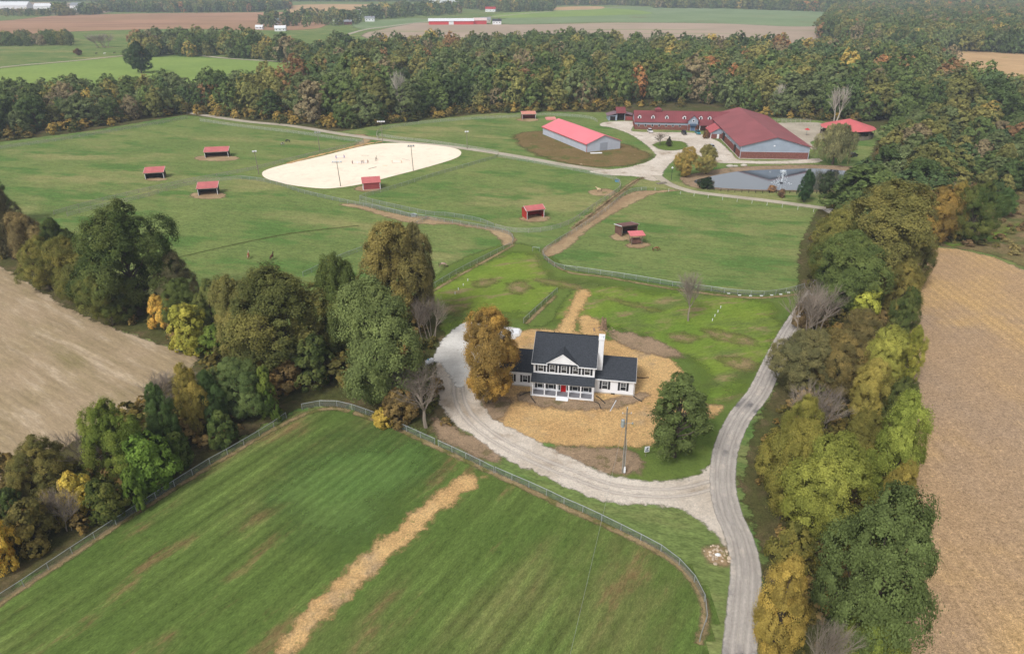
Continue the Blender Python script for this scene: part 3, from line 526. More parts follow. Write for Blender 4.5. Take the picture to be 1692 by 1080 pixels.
PL = [  # hedgerow along the hay field, from the far left to the lane
 ('oval', 2, 372, 282, 58, DG, .1, 'dark green tree cut by the left frame edge above the hay field'),
 ('round', 22, 428, 306, 72, GY, .3, 'dull grey-green tree second from the left frame edge above the hay field'),
 ('round', 62, 452, 352, 74, (106, 98, 66), .3, 'brownish half-bare tree in the hedgerow left of the small dark green tree'),
 ('oval', 112, 456, 360, 56, DG, .1, 'small narrow dark green tree in the hedgerow above the hay field corner'),
 ('round', 84, 478, 392, 78, OG, .4, 'low olive and yellow tree at the edge of the hay field on the far left'),
 ('round', 134, 502, 392, 88, OG, .5, 'olive tree with yellow patches just left of the big dark green hedgerow tree'),
 ('round', 232, 520, 336, 168, (66, 84, 42), .15, 'largest dark green spreading tree on the left, standing over the hay field corner'),
 ('round', 188, 536, 436, 84, MG, .4, 'olive tree below the left side of the big dark green hedgerow tree'),
 ('oval', 302, 512, 414, 70, GY, .2, 'sage green tree at the right foot of the big dark green hedgerow tree'),
 ('bush', 272, 540, 486, 46, YE, .6, 'bright yellow bush by the hay field edge under the big dark green tree', 'bush'),
 ('round', 305, 538, 462, 60, MG, .1, 'fresh green low tree just right of the bright yellow bush'),
 ('bush', 318, 582, 502, 84, YG, .4, 'yellow-green bush on the hay field edge left of the olive trees', 'bush'),
 ('oval', 358, 556, 462, 52, (84, 100, 52), .3, 'slim olive tree standing between yellow-green bush and big olive tree'),
 ('round', 402, 594, 456, 98, (112, 114, 62), .5, 'pale yellow-olive tree on the left side of the big olive tree'),
 ('round', 474, 612, 443, 180, (84, 92, 48), .35, 'big rounded olive tree in the middle of the left hedgerow'),
 ('bare', 425, 604, 520, 66, GY, 0, 'bare grey tree in front of the big rounded olive tree', 'bare tree'),
 ('bush', 360, 592, 540, 60, BG, .3, 'green bush beside the tip of the hay field', 'bush'),
 ('round', 658, 548, 366, 132, (108, 104, 56), .3, 'tall brownish olive tree, topmost in the clump beside the small paddock'),
 ('oval', 696, 540, 370, 74, (96, 96, 62), .3, 'greyer olive tree on the right side of the tall brownish olive tree'),
 ('round', 572, 590, 420, 96, MG, .3, 'dark olive tree tucked between big rounded olive tree and tall sage tree'),
 ('bush', 520, 632, 556, 92, DG, .2, 'dark low bush under the big rounded olive tree', 'bush'),
 ('bush', 478, 640, 580, 64, (110, 94, 58), .3, 'brown-leaved bush under the big rounded olive tree', 'bush'),
 ('round', 632, 676, 462, 156, (94, 110, 64), .1, 'tallest sage green tree standing over the paddock fence corner'),
 ('round', 402, 694, 592, 98, (84, 106, 60), .15, 'sage green tree beside the gate gap of the paddock fence'),
 ('bush', 447, 690, 606, 44, BG, .3, 'small bright green bush nearest the gate gap of the paddock fence', 'bush'),
 ('oval', 330, 720, 600, 56, (122, 116, 50), .5, 'narrow yellow-brown tree above the paddock fence'),
 ('oval', 360, 712, 612, 50, (64, 86, 46), .0, 'narrow dark bluish green tree right of the yellow-brown one'),
 ('round', 206, 800, 662, 106, (92, 112, 38), .25, 'yellowish green tree at the hay field edge in the lower left hedgerow'),
 ('bush', 256, 806, 716, 98, (86, 118, 34), .1, 'bright green bush against the paddock fence', 'bush'),
 ('oval', 284, 752, 634, 54, (68, 90, 46), .0, 'dark green tree behind the bright green bush'),
 ('round', 88, 822, 728, 92, (98, 100, 54), .4, 'spreading olive tree beside the hay field in the lower left'),
 ('bush', 136, 850, 782, 66, (164, 152, 44), .6, 'yellow bush in the lower left hedgerow next to the spreading olive tree', 'bush'),
 ('bare', 152, 800, 712, 74, GY, 0, 'bare grey tree left of the yellowish green tree', 'bare tree'),
 ('bare', 268, 690, 612, 80, GY, 0, 'bare grey tree at the tip of hay field above the bright green bush', 'bare tree'),
 ('bush', 184, 856, 792, 74, (70, 84, 36), .3, 'dark olive bush beside the paddock fence, right of the yellow bush', 'bush'),
 ('bush', 12, 940, 856, 62, (180, 158, 40), .7, 'golden yellow bush at the left frame edge above the paddock fence', 'bush'),
 ('bush', 62, 900, 826, 84, (96, 94, 50), .4, 'olive brown bush in the lower left corner of the hedgerow', 'bush'),
 ('bush', 30, 862, 806, 50, DG, 0, 'small dark green bush by the left frame edge', 'bush'),
 ('brush', 110, 876, 812, 60, GY, 0, 'leafless grey bush below the spreading olive tree', 'bush'),
 ('bush', 232, 842, 772, 44, (82, 108, 34), .1, 'low green bush touching the paddock fence', 'bush'),
 ('bush', 20, 800, 748, 50, (110, 100, 60), .5, 'tan-green bush on the left frame edge by the hay field', 'bush'),
 ('bush', 300, 770, 716, 54, (66, 88, 36), .2, 'dark green bush by the paddock fence under the narrow yellow-brown tree', 'bush'),
 ('bush', 372, 736, 680, 50, (70, 92, 44), .2, 'small green bush by the paddock fence rail left of the gate gap', 'bush'),
 # between the big clump and the driveway
 ('bare', 704, 706, 612, 88, GY, 0, 'bare grey-brown tree beside the gravel driveway', 'bare tree'),
 ('bush', 662, 700, 642, 62, (112, 98, 60), .5, 'brownish bush between tall sage tree and bare driveway tree', 'bush'),
 ('bush', 634, 704, 676, 36, (160, 146, 46), .5, 'small yellow bush at the paddock fence under the tall sage tree', 'bush'),
 ('brush', 712, 560, 490, 60, GY, 0, 'leafless brown thicket at the right foot of the tall brownish olive tree', 'bush'),
 ('round', 812, 664, 508, 136, (126, 106, 50), .9, 'orange and green maple tree beside the white house'),
 ('loose', 1114, 754, 622, 116, (84, 100, 54), .0, 'open green tree on the lawn to the right of the white house'),
 ('bare', 1137, 530, 452, 44, GY, 0, 'thin leafless sapling alone on the lawn behind the house', 'bare tree'),
 # hedgerow along the lane, top to bottom
 ('round', 1440, 470, 300, 166, (108, 110, 58), .3, 'huge olive-brown tree at the top of the lane hedgerow'),
 ('round', 1362, 478, 346, 100, (96, 104, 52), .4, 'olive tree at the left side of the huge olive-brown tree'),
 ('round', 1384, 518, 384, 128, (84, 102, 52), .15, 'rounded green tree leaning over the end of the right pasture fence'),
 ('oval', 1500, 478, 374, 62, (88, 94, 54), .3, 'grey-green tree beside the top corner of the stubble field'),
 ('brush', 1345, 560, 470, 88, GY, 0, 'leafless brown thicket below the rounded green tree', 'bush'),
 ('bush', 1330, 540, 490, 50, (110, 98, 76), .3, 'brownish bush at the lane below the pasture fence end', 'bush'),
 ('bush', 1424, 540, 470, 60, (138, 148, 46), .2, 'lime green bush right of the leafless brown thicket', 'bush'),
 ('round', 1478, 530, 432, 64, (108, 106, 52), .4, 'yellow-olive tree at the stubble field edge'),
 ('oval', 1482, 570, 474, 52, (74, 90, 44), .2, 'dark green tree on the stubble field edge below the yellow-olive one'),
 ('round', 1450, 640, 540, 78, (132, 138, 56), .2, 'bright yellow tree halfway down the lane hedgerow'),
 ('oval', 1492, 632, 538, 46, (124, 132, 44), .4, 'yellow-green tree leaning over the stubble field edge'),
 ('round', 1412, 600, 512, 74, (96, 92, 58), .4, 'brownish green tree above the bright yellow tree'),
 ('round', 1316, 650, 546, 112, (92, 96, 66), .3, 'grey-olive tree overhanging the lane beside the back lawn'),
 ('round', 1374, 656, 548, 84, (104, 98, 58), .5, 'olive-brown tree to the right of the grey-olive lane tree'),
 ('round', 1420, 712, 592, 78, (132, 128, 58), .3, 'mustard yellow tree in the middle of the lane hedgerow'),
 ('round', 1470, 730, 626, 64, (80, 92, 46), .2, 'dark green tree at the stubble field edge behind the mustard yellow tree'),
 ('oval', 1453, 838, 650, 104, (112, 128, 46), .2, 'tall lime green tree along the stubble field'),
 ('round', 1310, 776, 652, 78, (116, 120, 50), .3, 'yellow-olive tree overhanging the lane at its bend'),
 ('brush', 1352, 720, 640, 84, GY, 0, 'leafless grey thicket inside the lane hedgerow', 'bush'),
 ('round', 1290, 856, 692, 104, (116, 118, 50), .3, 'golden olive tree leaning over the lane at the driveway junction'),
 ('round', 1345, 906, 722, 152, (116, 126, 48), .2, 'broad yellow-green tree in the lower lane hedgerow, opposite the driveway junction'),
 ('round', 1410, 800, 680, 90, (104, 104, 46), .4, 'olive tree between broad yellow-green tree and tall lime green tree'),
 ('oval', 1460, 900, 762, 72, (122, 116, 48), .4, 'yellow and orange tree at the stubble field edge above the huge dark green tree'),
 ('bush', 1300, 950, 870, 80, (94, 98, 44), .4, 'olive bush at the lane below the broad yellow-green tree', 'bush'),
 ('round', 1404, 1090, 812, 190, (82, 98, 54), .0, 'huge dark green tree at the lower right, the largest of the lane hedgerow'),
 ('oval', 1272, 1090, 918, 90, (142, 128, 52), .35, 'orange-yellow tree at the lane beside the bottom edge'),
 ('round', 1418, 1130, 1008, 104, (102, 118, 44), .2, 'light green tree cut by the bottom edge below the huge dark green tree'),
 ('bare', 1330, 1150, 1012, 66, GY, 0, 'bare pale tree at the bottom edge between orange-yellow and light green trees', 'bare tree'),
 # near the pond and the far end of the stubble field
 ('round', 1596, 402, 302, 84, (72, 92, 44), .3, 'round green tree at the far edge of the stubble field'),
 ('oval', 1540, 404, 306, 66, (122, 106, 48), .6, 'rusty yellow tree left of the round green one at the stubble field'),
 ('round', 1506, 404, 312, 66, (98, 98, 54), .4, 'olive tree at the top left corner of the stubble field'),
 ('oval', 1567, 396, 300, 46, (120, 112, 46), .6, 'yellowish narrow tree directly behind the round green one at the stubble field'),
 ('oval', 1655, 358, 312, 36, (74, 100, 50), .0, 'small bright green tree standing alone in the scrub on the right'),
 ('willow', 1375, 272, 207, 64, (114, 118, 84), .2, 'grey-green weeping willow on the pond bank in front of round red roof'),
 ('round', 1328, 334, 281, 35, (52, 78, 50), .0, 'small dark green tree left of two on the grass in front of the pond'),
 ('loose', 1362, 328, 283, 30, (64, 80, 56), .0, 'thin dark tree right of two on the grass in front of the pond'),
 ('round', 1132, 293, 243, 42, (142, 130, 68), .5, 'yellowish tree left of two at the pond end nearest road junction'),
 ('round', 1166, 288, 239, 40, (126, 124, 72), .4, 'olive-yellow tree right of two at the pond end, in front of parked white cars'),
 ('bush', 1166, 311, 293, 26, (44, 60, 40), .0, 'dark green bush overhanging the left end of the pond', 'bush'),
 ('bush', 1275, 316, 306, 20, (140, 106, 78), .5, 'brown reed clump on the near bank of the pond', 'bush'),
 ('bush', 1291, 325, 312, 16, (104, 84, 74), .3, 'purplish brown bush on the grass left of the small dark green tree', 'bush'),
 ('fir', 1105, 242, 226, 11, (58, 58, 48), .0, 'small dark conifer on the grass island in the gravel yard', 'conifer'),
 ('bare', 1090, 240, 217, 24, GY, 0, 'small bare pinkish tree on the grass island in the gravel yard', 'bare tree'),
 ('bush', 1166, 229, 215, 13, (96, 72, 52), .5, 'brown shrub beside the annex wall', 'bush'),
 ('snag', 1377, 206, 137, 30, GY, 0, 'tall pale dead tree behind the round red roof', 'dead tree'),
 ('snag', 1276, 190, 133, 22, GY, 0, 'pale dead tree behind the ridge of the big red-roofed barn', 'dead tree'),
 ('snag', 668, 196, 112, 26, GY, 0, 'pale leafless tree in the wood behind the riding arena', 'dead tree'),
 # single trees by the bright meadow
 ('round', 234, 121, 69, 42, (60, 82, 50), .0, 'dark green tree standing alone in front of the bright meadow hedgerow'),
 ('brush', 174, 79, 54, 38, GY, 0, 'leafless purple-brown spreading tree alone in the far left field', 'bare tree'),
 ('round', 130, 92, 80, 13, (92, 70, 56), .3, 'tiny brown tree beside the far road on the left'),
]
for t in PL:
    cat = t[8] if len(t) > 8 else 'tree'
    T(*t[:8], cat=cat, name='bare_tree' if (t[0] == 'brush' and cat == 'bare tree') else None)

# ---------------------------------------------------------------- woods: nearest trees one by one, the rest as one mass per wood
def inside(x, y, poly): 
    return sdist(np.array([[x, y]]), poly)[0]
def scatter(px, sp, seed, world=False, jit=.42):
    poly = np.array(px if world else [G(*p) for p in px], float); lo, hi = poly.min(0), poly.max(0); g = np.random.default_rng(seed)
    X, Y = np.meshgrid(np.arange(lo[0], hi[0], sp), np.arange(lo[1], hi[1], sp * .87)); X[::2] += sp / 2
    P = np.c_[X.ravel(), Y.ravel()] + g.uniform(-jit * sp, jit * sp, (X.size, 2)); d = sdist(P, poly)
    return P[d > 0], d[d > 0]
PALETTE = [((70, 90, 50), .0, 'dark green', 14), ((84, 104, 56), .05, 'green', 28), ((94, 108, 70), .0, 'grey-green', 18), ((104, 110, 62), .15, 'olive', 20), ((120, 122, 68), .2, 'yellowish olive', 9), ((148, 136, 66), .3, 'yellow', 2), ((152, 108, 62), .2, 'orange', 1.6), ((126, 98, 68), .2, 'rusty brown', 2), ((122, 114, 90), .1, 'pale brown', 4), ((76, 98, 62), 0, 'bluish green', 6)]
def pick(g): return g.choices(PALETTE, [p[3] for p in PALETTE])[0]
WOODS = [
 ('left', [(-140, 236), (0, 229), (150, 209), (305, 189), (325, 172), (300, 158), (150, 166), (0, 166), (-140, 166)], 10.5, (12, 16), 'in the wood behind the top left pasture', 'trees of the wood behind the top left pasture'),
 ('row', [(322, 182), (400, 193), (470, 200), (480, 190), (470, 160), (330, 158)], 9.5, (14, 19), 'in the tree row beside the farm road', 'trees of the row beside the farm road'),
 ('arena', [(500, 207), (560, 214), (620, 205), (700, 197), (700, 180), (640, 150), (560, 145), (490, 150), (480, 180)], 11.5, (17, 23), 'in the wood behind the riding arena', 'trees of the wood behind the riding arena'),
 ('middle', [(700, 190), (780, 186), (870, 182), (1000, 182), (1060, 174), (1200, 172), (1200, 150), (1000, 140), (700, 140)], 11.5, (16, 22), 'in the wood behind the long stable', 'trees of the wood behind the long stable'),
 ('right', [(1200, 178), (1290, 194), (1370, 198), (1440, 202), (1500, 210), (1600, 212), (1692, 206), (1800, 205), (1800, 186), (1650, 178), (1590, 160), (1560, 150), (1200, 150)], 11.5, (16, 22), 'in the wood behind the round red roof', 'trees of the wood behind the round red roof'),
 ('lane', [(1468, 262), (1478, 226), (1500, 212), (1530, 240), (1560, 290), (1530, 380), (1492, 400), (1440, 400), (1395, 385), (1392, 352), (1425, 320), (1450, 300)], 9.0, (12, 18), 'in the wood right of the pond', 'trees of the wood right of the pond'),
 ('scrub', [(1500, 385), (1510, 215), (1600, 218), (1700, 225), (1800, 235), (1740, 300), (1690, 330), (1620, 345), (1625, 388), (1560, 392)], 9.0, (8, 14), 'in the rough scrub at the right edge', 'trees in the scrub at the right edge'),
 ('back', [(500, 150), (500, 108), (530, 94), (740, 90), (870, 82), (960, 84), (1100, 90), (1340, 94), (1565, 106), (1572, 140), (1560, 151), (1200, 151), (1000, 141), (700, 141)], 13.5, (15, 20), 'in the middle of the broad wood', 'trees of the broad wood'),
 ('hedge', [(222, 96), (310, 94), (420, 99), (490, 106), (500, 94), (420, 84), (300, 78), (216, 82)], 13, (14, 21), 'in the far hedgerow beyond the bright meadow', 'trees of the far hedgerow beyond the bright meadow'),
]
g = random.Random(5); cand = []
for wi, (nm, px, sp, hh, where, grp) in enumerate(WOODS):
    P, D = scatter(px, sp, 40 + wi)
    for (x, y), d in zip(P, D):
        if g.random() < (.3 if nm == 'scrub' else .1): continue
        h = g.uniform(*hh) * g.choice([.72, .86, 1, 1, 1.08, 1.16]) * (.82 if d < sp * .5 else 1); a, b, dep = proj(x, y, h * .6)
        if a < -60 or a > 1760: continue
        cand.append((dep + (d * 1.2), x, y, h, wi, pick(g)))
cand.sort(); N_IND = 300 - sum(1 for t in PL); masses = {}
for i, (dep, x, y, h, wi, (col, au, cn, _)) in enumerate(cand):
    if i < N_IND:
        kind = 'midoval' if g.random() < (.55 if WOODS[wi][0] == 'row' else .3) else 'midtree'
        place_tree(kind, x, y, h, h * g.uniform(.92, 1.22) * (.85 if kind == 'midoval' else 1), col, au, f'{cn} broadleaf tree {WOODS[wi][4]}', 'tree', f'{cn} {WOODS[wi][5]}', seed=i)
    else: masses.setdefault('far' if WOODS[wi][0] in ('back', 'hedge') else 'near', []).append((x, y, h, h * g.uniform(.85, 1.15), col, au))
# instanced masses
def tinted(kind, n, trunk_r, **kw):
    col = bpy.data.collections.new('sources_' + kind)
    for i in range(n):
        me, L = crown('leaf_mass', 900 + i * 13 + hash_(kind), mats=[M['leaf_i']], **kw); o = bpy.data.objects.new('leaf_mass', me); col.objects.link(o)
    return col
COL_MID = tinted('mid', 6, .02, shape='round', nl=13, ns=16, nq=18, leaf=.048, z0=.06, R=.44, rl=.46, rs=.34)
COL_FAR = tinted('far', 4, .02, shape='round', nl=12, ns=4, nq=9, leaf=.13, z0=.05, R=.45, rl=.42, rs=.5)
COL_BUSH = tinted('low', 4, .02, shape='bush', nl=10, ns=6, nq=16, leaf=.11, z0=.02, R=.5, rl=.4, rs=.5)
def mass(name, pts, coll, label=None, cat=None):
    n = len(pts); me = bpy.data.meshes.new(name); me.vertices.add(n); gg = np.random.default_rng(n)
    me.vertices.foreach_set('co', np.array([(p[0], p[1], 0) for p in pts], np.float32).ravel())
    def fa(nm, v): a = me.attributes.new(nm, 'FLOAT', 'POINT'); a.data.foreach_set('value', np.asarray(v, np.float32))
    fa('autumn', [p[5] for p in pts]); fa('rot', gg.uniform(0, 6.28, n))
    a = me.attributes.new('scl', 'FLOAT_VECTOR', 'POINT'); a.data.foreach_set('vector', np.array([(p[3], p[3], p[2]) for p in pts], np.float32).ravel())
    a = me.attributes.new('tint', 'FLOAT_COLOR', 'POINT'); cs = []
    for p in pts:
        k = gg.uniform(.85, 1.12); L = lin(*p[4]); cs.append((L[0] * k, L[1] * k, L[2] * k, 1))
    a.data.foreach_set('color', np.array(cs, np.float32).ravel())
    a = me.attributes.new('pick', 'INT', 'POINT'); a.data.foreach_set('value', gg.integers(0, 99, n).astype(np.int32))
    o = link(name, me); ng = bpy.data.node_groups.new(name, 'GeometryNodeTree')
    ng.interface.new_socket('Geometry', in_out='INPUT', socket_type='NodeSocketGeometry'); ng.interface.new_socket('Geometry', in_out='OUTPUT', socket_type='NodeSocketGeometry')
    gi = ng.nodes.new('NodeGroupInput'); go = ng.nodes.new('NodeGroupOutput'); ip = ng.nodes.new('GeometryNodeInstanceOnPoints'); ci = ng.nodes.new('GeometryNodeCollectionInfo')
    ci.inputs[0].default_value = coll; ci.inputs['Separate Children'].default_value = True; ci.inputs['Reset Children'].default_value = True
    def na(nm, dt):
        q = ng.nodes.new('GeometryNodeInputNamedAttribute'); q.data_type = dt; q.inputs[0].default_value = nm; return q.outputs[0]
    cx = ng.nodes.new('ShaderNodeCombineXYZ'); lk = ng.links.new; lk(na('rot', 'FLOAT'), cx.inputs[2])
    lk(gi.outputs[0], ip.inputs['Points']); lk(ci.outputs[0], ip.inputs['Instance']); ip.inputs['Pick Instance'].default_value = True
    lk(na('pick', 'INT'), ip.inputs['Instance Index']); lk(cx.outputs[0], ip.inputs['Rotation']); lk(na('scl', 'FLOAT_VECTOR'), ip.inputs['Scale']); lk(ip.outputs[0], go.inputs[0])
    md = o.modifiers.new('scatter', 'NODES'); md.node_group = ng
    return tag(o, label, cat, kind='stuff')
if masses.get('near'): mass('woodland', masses['near'], COL_MID, 'green and olive woodland behind the front rows of trees around the farm', 'woodland')
if masses.get('far'): mass('woodland', masses['far'], COL_MID, 'broad autumn wood stretching between the farm and the far fields', 'woodland')
def far_wood(px, sp, seed, hh, label, tone=1.0, wide=(.8, 1.15), coll=COL_FAR):
    P, D = scatter(px, sp, seed); g = random.Random(seed); pts = []
    for x, y in P:
        a, b, dep = proj(x, y, 10)
        if a < -80 or a > 1780: continue
        c, au, _, _ = pick(g); h = g.uniform(*hh); pts.append((x, y, h, h * g.uniform(*wide), tuple(q * tone for q in c), au))
    return mass('woodland', pts, coll, label, 'woodland')
far_wood([(1352, 64), (1420, 77), (1500, 86), (1590, 85), (1692, 90), (1850, 95), (1850, 24), (1376, 25)], 12, 71, (17, 23), 'autumn wood beyond the tan field at the upper right', coll=COL_MID)
far_wood([(-200, 3), (1900, 3), (1900, -14), (-200, -14)], 34, 72, (20, 28), 'hazy wood closing off the farthest fields', wide=(1.4, 2))
far_wood([(165, 21), (300, 21.5), (425, 20.5), (480, 15), (480, 9), (165, 7)], 15, 73, (14, 19), 'blue-grey wood beyond the brown crop field')
far_wood([(1080, 14), (1200, 15), (1375, 21), (1500, 22), (1500, 8), (1080, 5)], 17, 74, (16, 22), 'blue-grey wood beyond the green rise on the right')
far_wood([(838, 21), (915, 19), (915, 10), (1000, 9), (1080, 11), (1080, 3), (760, 3), (760, 14)], 18, 75, (15, 21), 'hazy wood beyond the pale crop strip in the middle')
far_wood([(1370, 26), (1500, 26), (1900, 26), (1900, 5), (1370, 8)], 22, 76, (17, 24), 'hazy wooded slope in the upper right corner')
far_wood([(0, 28), (90, 27), (170, 24), (170, 21), (0, 24)], 16, 77, (7, 12), 'thin hedgerow in front of the pale far field at the upper left')
far_wood([(95, 27), (112, 27), (112, 24), (95, 24)], 16, 78, (20, 24), 'pair of tall dark trees by the crop field at the upper left'); far_wood([(132, 25), (160, 25), (160, 22), (132, 22)], 14, 79, (17, 22), 'second clump of tall dark trees by the crop field at the upper left')
far_wood([(600, 34), (700, 28), (760, 24), (760, 17), (680, 19), (600, 26)], 22, 80, (15, 22), 'dark trees standing around the far hamlet')
far_wood([(430, 46), (520, 46), (600, 40), (600, 30), (500, 30), (430, 38)], 24, 81, (12, 20), 'trees around the scattered houses on the far left of the hamlet')
far_wood([(-60, 78), (118, 76), (118, 68), (-60, 68)], 10, 82, (8, 13), 'low hedgerow of yellow and brown trees in the far left field', coll=COL_MID)
for j, (nm, ppx, sp, hh) in enumerate((('left', floor_polys['left'], 3.0, (1.8, 5.2)), ('right', floor_polys['right'], 2.9, (1.2, 4.0)))):
    P, D = scatter(ppx, sp, 90 + j); g = random.Random(j); pts = []
    for (x, y), d in zip(P, D):
        if d < 2.2 or (j == 0 and not (d > 6 or g.random() < .4)): continue
        a, b, dep = proj(x, y, 1)
        if 455 < a < 600 and b > 628: continue
        if j == 1 and a < 1250 and b > 620: continue
        c, au = g.choice([((74, 76, 40), .3), ((66, 70, 40), .3), ((96, 86, 52), .5), ((84, 92, 42), .3), ((112, 98, 62), .4)]); h = g.uniform(*hh) * (1 if d > 6 else .6)
        pts.append((x, y, h, h * g.uniform(1.0, 1.5), c, au))
    mass('undergrowth', pts, COL_BUSH, ('tangled undergrowth beneath the hedgerow beside the hay field', 'tangled undergrowth beneath the trees along the lane')[j], 'undergrowth')
P, D = scatter([(-140, 240), (0, 234), (150, 214), (305, 188), (440, 200), (560, 216), (640, 206), (780, 188), (1000, 184), (1060, 176), (1200, 178), (1290, 196), (1440, 206), (1400, 186), (1000, 172), (640, 190), (300, 178), (0, 212), (-140, 218)], 5, 95)
g = random.Random(8); mass('undergrowth', [(x, y, g.uniform(2, 5.5), g.uniform(4, 7), *g.choice([((78, 82, 44), .4), ((96, 92, 52), .5), ((64, 76, 42), .2), ((140, 124, 56), .5)])) for x, y in P if g.random() < .7], COL_BUSH, 'shrubby wood edge behind the pastures and the stable', 'undergrowth')
P, D = scatter([(1540, 398), (1640, 415), (1700, 440), (1900, 500), (1900, 240), (1692, 225), (1610, 240), (1560, 300)], 4, 96)
mass('undergrowth', [(x, y, g.uniform(.6, 2.0), g.uniform(2, 4), *g.choice([((116, 98, 70), .3), ((104, 88, 66), .2), ((98, 100, 60), .3), ((128, 122, 78), .3)])) for x, y in P if g.random() < .6], COL_BUSH, 'brown rough scrub at the right edge above the stubble field', 'scrub')

# ---------------------------------------------------------------- windows, roofs
def window(par, x, y, z, w_, h, rz=0.0, shutters=False, muntin=True, frame=.07, mfr=None):
    """window centred on x at sill height z in the wall plane y, looking to -y"""
    f = MB(); o = .05; fr = frame
    f.box(-w_/2, -o, 0, -w_/2+fr, .02, h).box(w_/2-fr, -o, 0, w_/2, .02, h).box(-w_/2+fr, -o, 0, w_/2-fr, .02, fr).box(-w_/2+fr, -o, h-fr, w_/2-fr, .02, h)
    if muntin: f.box(-w_/2+fr, -o+.01, h*.48, w_/2-fr, .02, h*.48+.07).box(-.02, -o+.015, h*.48+.07, .02, .018, h-fr).box(-w_/2+fr, -o+.015, h*.74, w_/2-fr, .018, h*.74+.03)
    wo_ = f.build('window', mfr or M['white'], par, (x, y, z), rz)
    MB().box(-w_/2+fr, -.02, fr, w_/2-fr, .015, h-fr).build('pane', M['glass'], wo_)
    if shutters:
        for s in (-1, 1):
            b = MB().box(s*(w_/2+.24)-.20, -.045, -.02, s*(w_/2+.24)+.20, .005, h+.02)
            for q in np.linspace(.06, h-.1, 11): b.box(s*(w_/2+.24)-.15, -.06, q, s*(w_/2+.24)+.15, -.045, q+.05)
            b.build('shutter', M['black'], par, (x, y, z), rz)
def gable_roof(x0, x1, y0, y1, ze, zr, over=.35, t=.14):
    """ridge along x"""
    ym = (y0 + y1) / 2; s = (zr - ze) / (ym - y0); b = MB()
    b.slab([(x0-over, y0-over, ze-over*s), (x1+over, y0-over, ze-over*s), (x1+over, ym, zr), (x0-over, ym, zr)], t)
    b.slab([(x0-over, ym, zr), (x1+over, ym, zr), (x1+over, y1+over, ze-over*s), (x0-over, y1+over, ze-over*s)], t); return b
# ---------------------------------------------------------------- white farmhouse
hx, hy = G(879, 653)
house = empty('farmhouse', (hx, hy), math.radians(-9.5), 'white two-storey farmhouse with dark roofs, red front door and full-width front porch', 'house')
W, FY, EZ = 11.35, 1.6, 6.5
walls = MB().prism_x([(FY, 0), (12.2, 0), (12.2, EZ), (6.9, 9.85), (FY, EZ)], 0, W)
walls.prism_x([(2.9, 0), (11.4, 0), (11.4, 3.42), (7.15, 5.75), (2.9, 3.42)], W, 18.7).prism_x([(2.9, 0), (11.4, 0), (11.4, 3.42), (7.15, 5.75), (2.9, 3.42)], -6.2, 0)
walls.build('wall', M['siding_w'], house)
MB().box(-.03, FY-.03, 0, W+.03, FY-.001, .42).box(W, 2.86, 0, 18.73, 2.899, .3).box(-6.23, 2.86, 0, 0, 2.899, .3).build('foundation', M['concrete'], house)
rf = gable_roof(0, W, FY, 12.2, EZ, 10.0, .32)
gx0, gx1, gxm, gz = 2.55, 8.25, 5.4, 8.5; ys = lambda z: FY + (z - EZ) * (6.9 - FY) / (10.0 - EZ)
rf.slab([(gx0-.1, FY-.3, EZ-.02), (gxm, FY-.3, gz+.05), (gxm, ys(gz)+.1, gz+.05), (gx0-.1, FY+.1, EZ-.02)], .1)
rf.slab([(gxm, FY-.3, gz+.05), (gx1+.1, FY-.3, EZ-.02), (gx1+.1, FY+.1, EZ-.02), (gxm, ys(gz)+.1, gz+.05)], .1)
roof = rf.build('roof', M['shingle'], house)
MB().bar((3.0, 8.6, 8.6), (3.0, 8.6, 9.4), .08, n=8).bar((9.2, 9.2, 8.2), (9.2, 9.2, 9.0), .08, n=8).box(-.1, 6.8, 9.98, W+.1, 7.0, 10.06).build('roof_vent', M['black'], house)
r2 = gable_roof(W+.02, 18.7, 2.9, 11.4, 3.5, 5.9, .3); r2.v = [(max(x, W+.02), y, z) for x, y, z in r2.v]; r2.build('wing_roof', M['shingle'], house)
r3 = gable_roof(-6.2, -.02, 2.9, 11.4, 3.5, 5.9, .3); r3.v = [(min(x, -.02), y, z) for x, y, z in r3.v]; r3.build('wing_roof', M['shingle'], house)
MB().prism_y([(gx0+.1, EZ), (gx1-.1, EZ), (gxm, gz-.05)], FY-.22, FY-.02).build('gable', M['siding_w'], house)
tr = MB()
for (xa, za), (xb, zb) in (((gx0-.15, EZ-.12), (gxm, gz+.0)), ((gx1+.15, EZ-.12), (gxm, gz+.0))):
    tr.add([(xa, FY-.34, za-.1), (xb, FY-.34, zb-.14), (xb, FY-.34, zb+.07), (xa, FY-.34, za+.07), (xa, FY-.305, za-.1), (xb, FY-.305, zb-.14), (xb, FY-.305, zb+.07), (xa, FY-.305, za+.07)], [(0,1,2,3),(7,6,5,4),(0,4,5,1),(1,5,6,2),(2,6,7,3),(3,7,4,0)])
tr.box(-.36, FY-.45, EZ-.42, gx0+.1, FY-.325, EZ-.25).box(gx1-.1, FY-.45, EZ-.42, W+.36, FY-.325, EZ-.25)
tr.box(W+.05, 2.45, 3.12, 19.02, 2.58, 3.27).box(-6.5, 2.45, 3.12, -.05, 2.58, 3.27)
for x in (-.36, W+.33):
    for a, b in (((FY-.32, EZ-.2), (6.9, 10.0)), ((12.52, EZ-.2), (6.9, 10.0))):
        tr.prism_x([(a[0], a[1]-.22), (b[0], b[1]-.22), (b[0], b[1]+.0), (a[0], a[1]+.0)] if a[0] < b[0] else [(b[0], b[1]-.22), (a[0], a[1]-.22), (a[0], a[1]), (b[0], b[1])], x, x+.03)
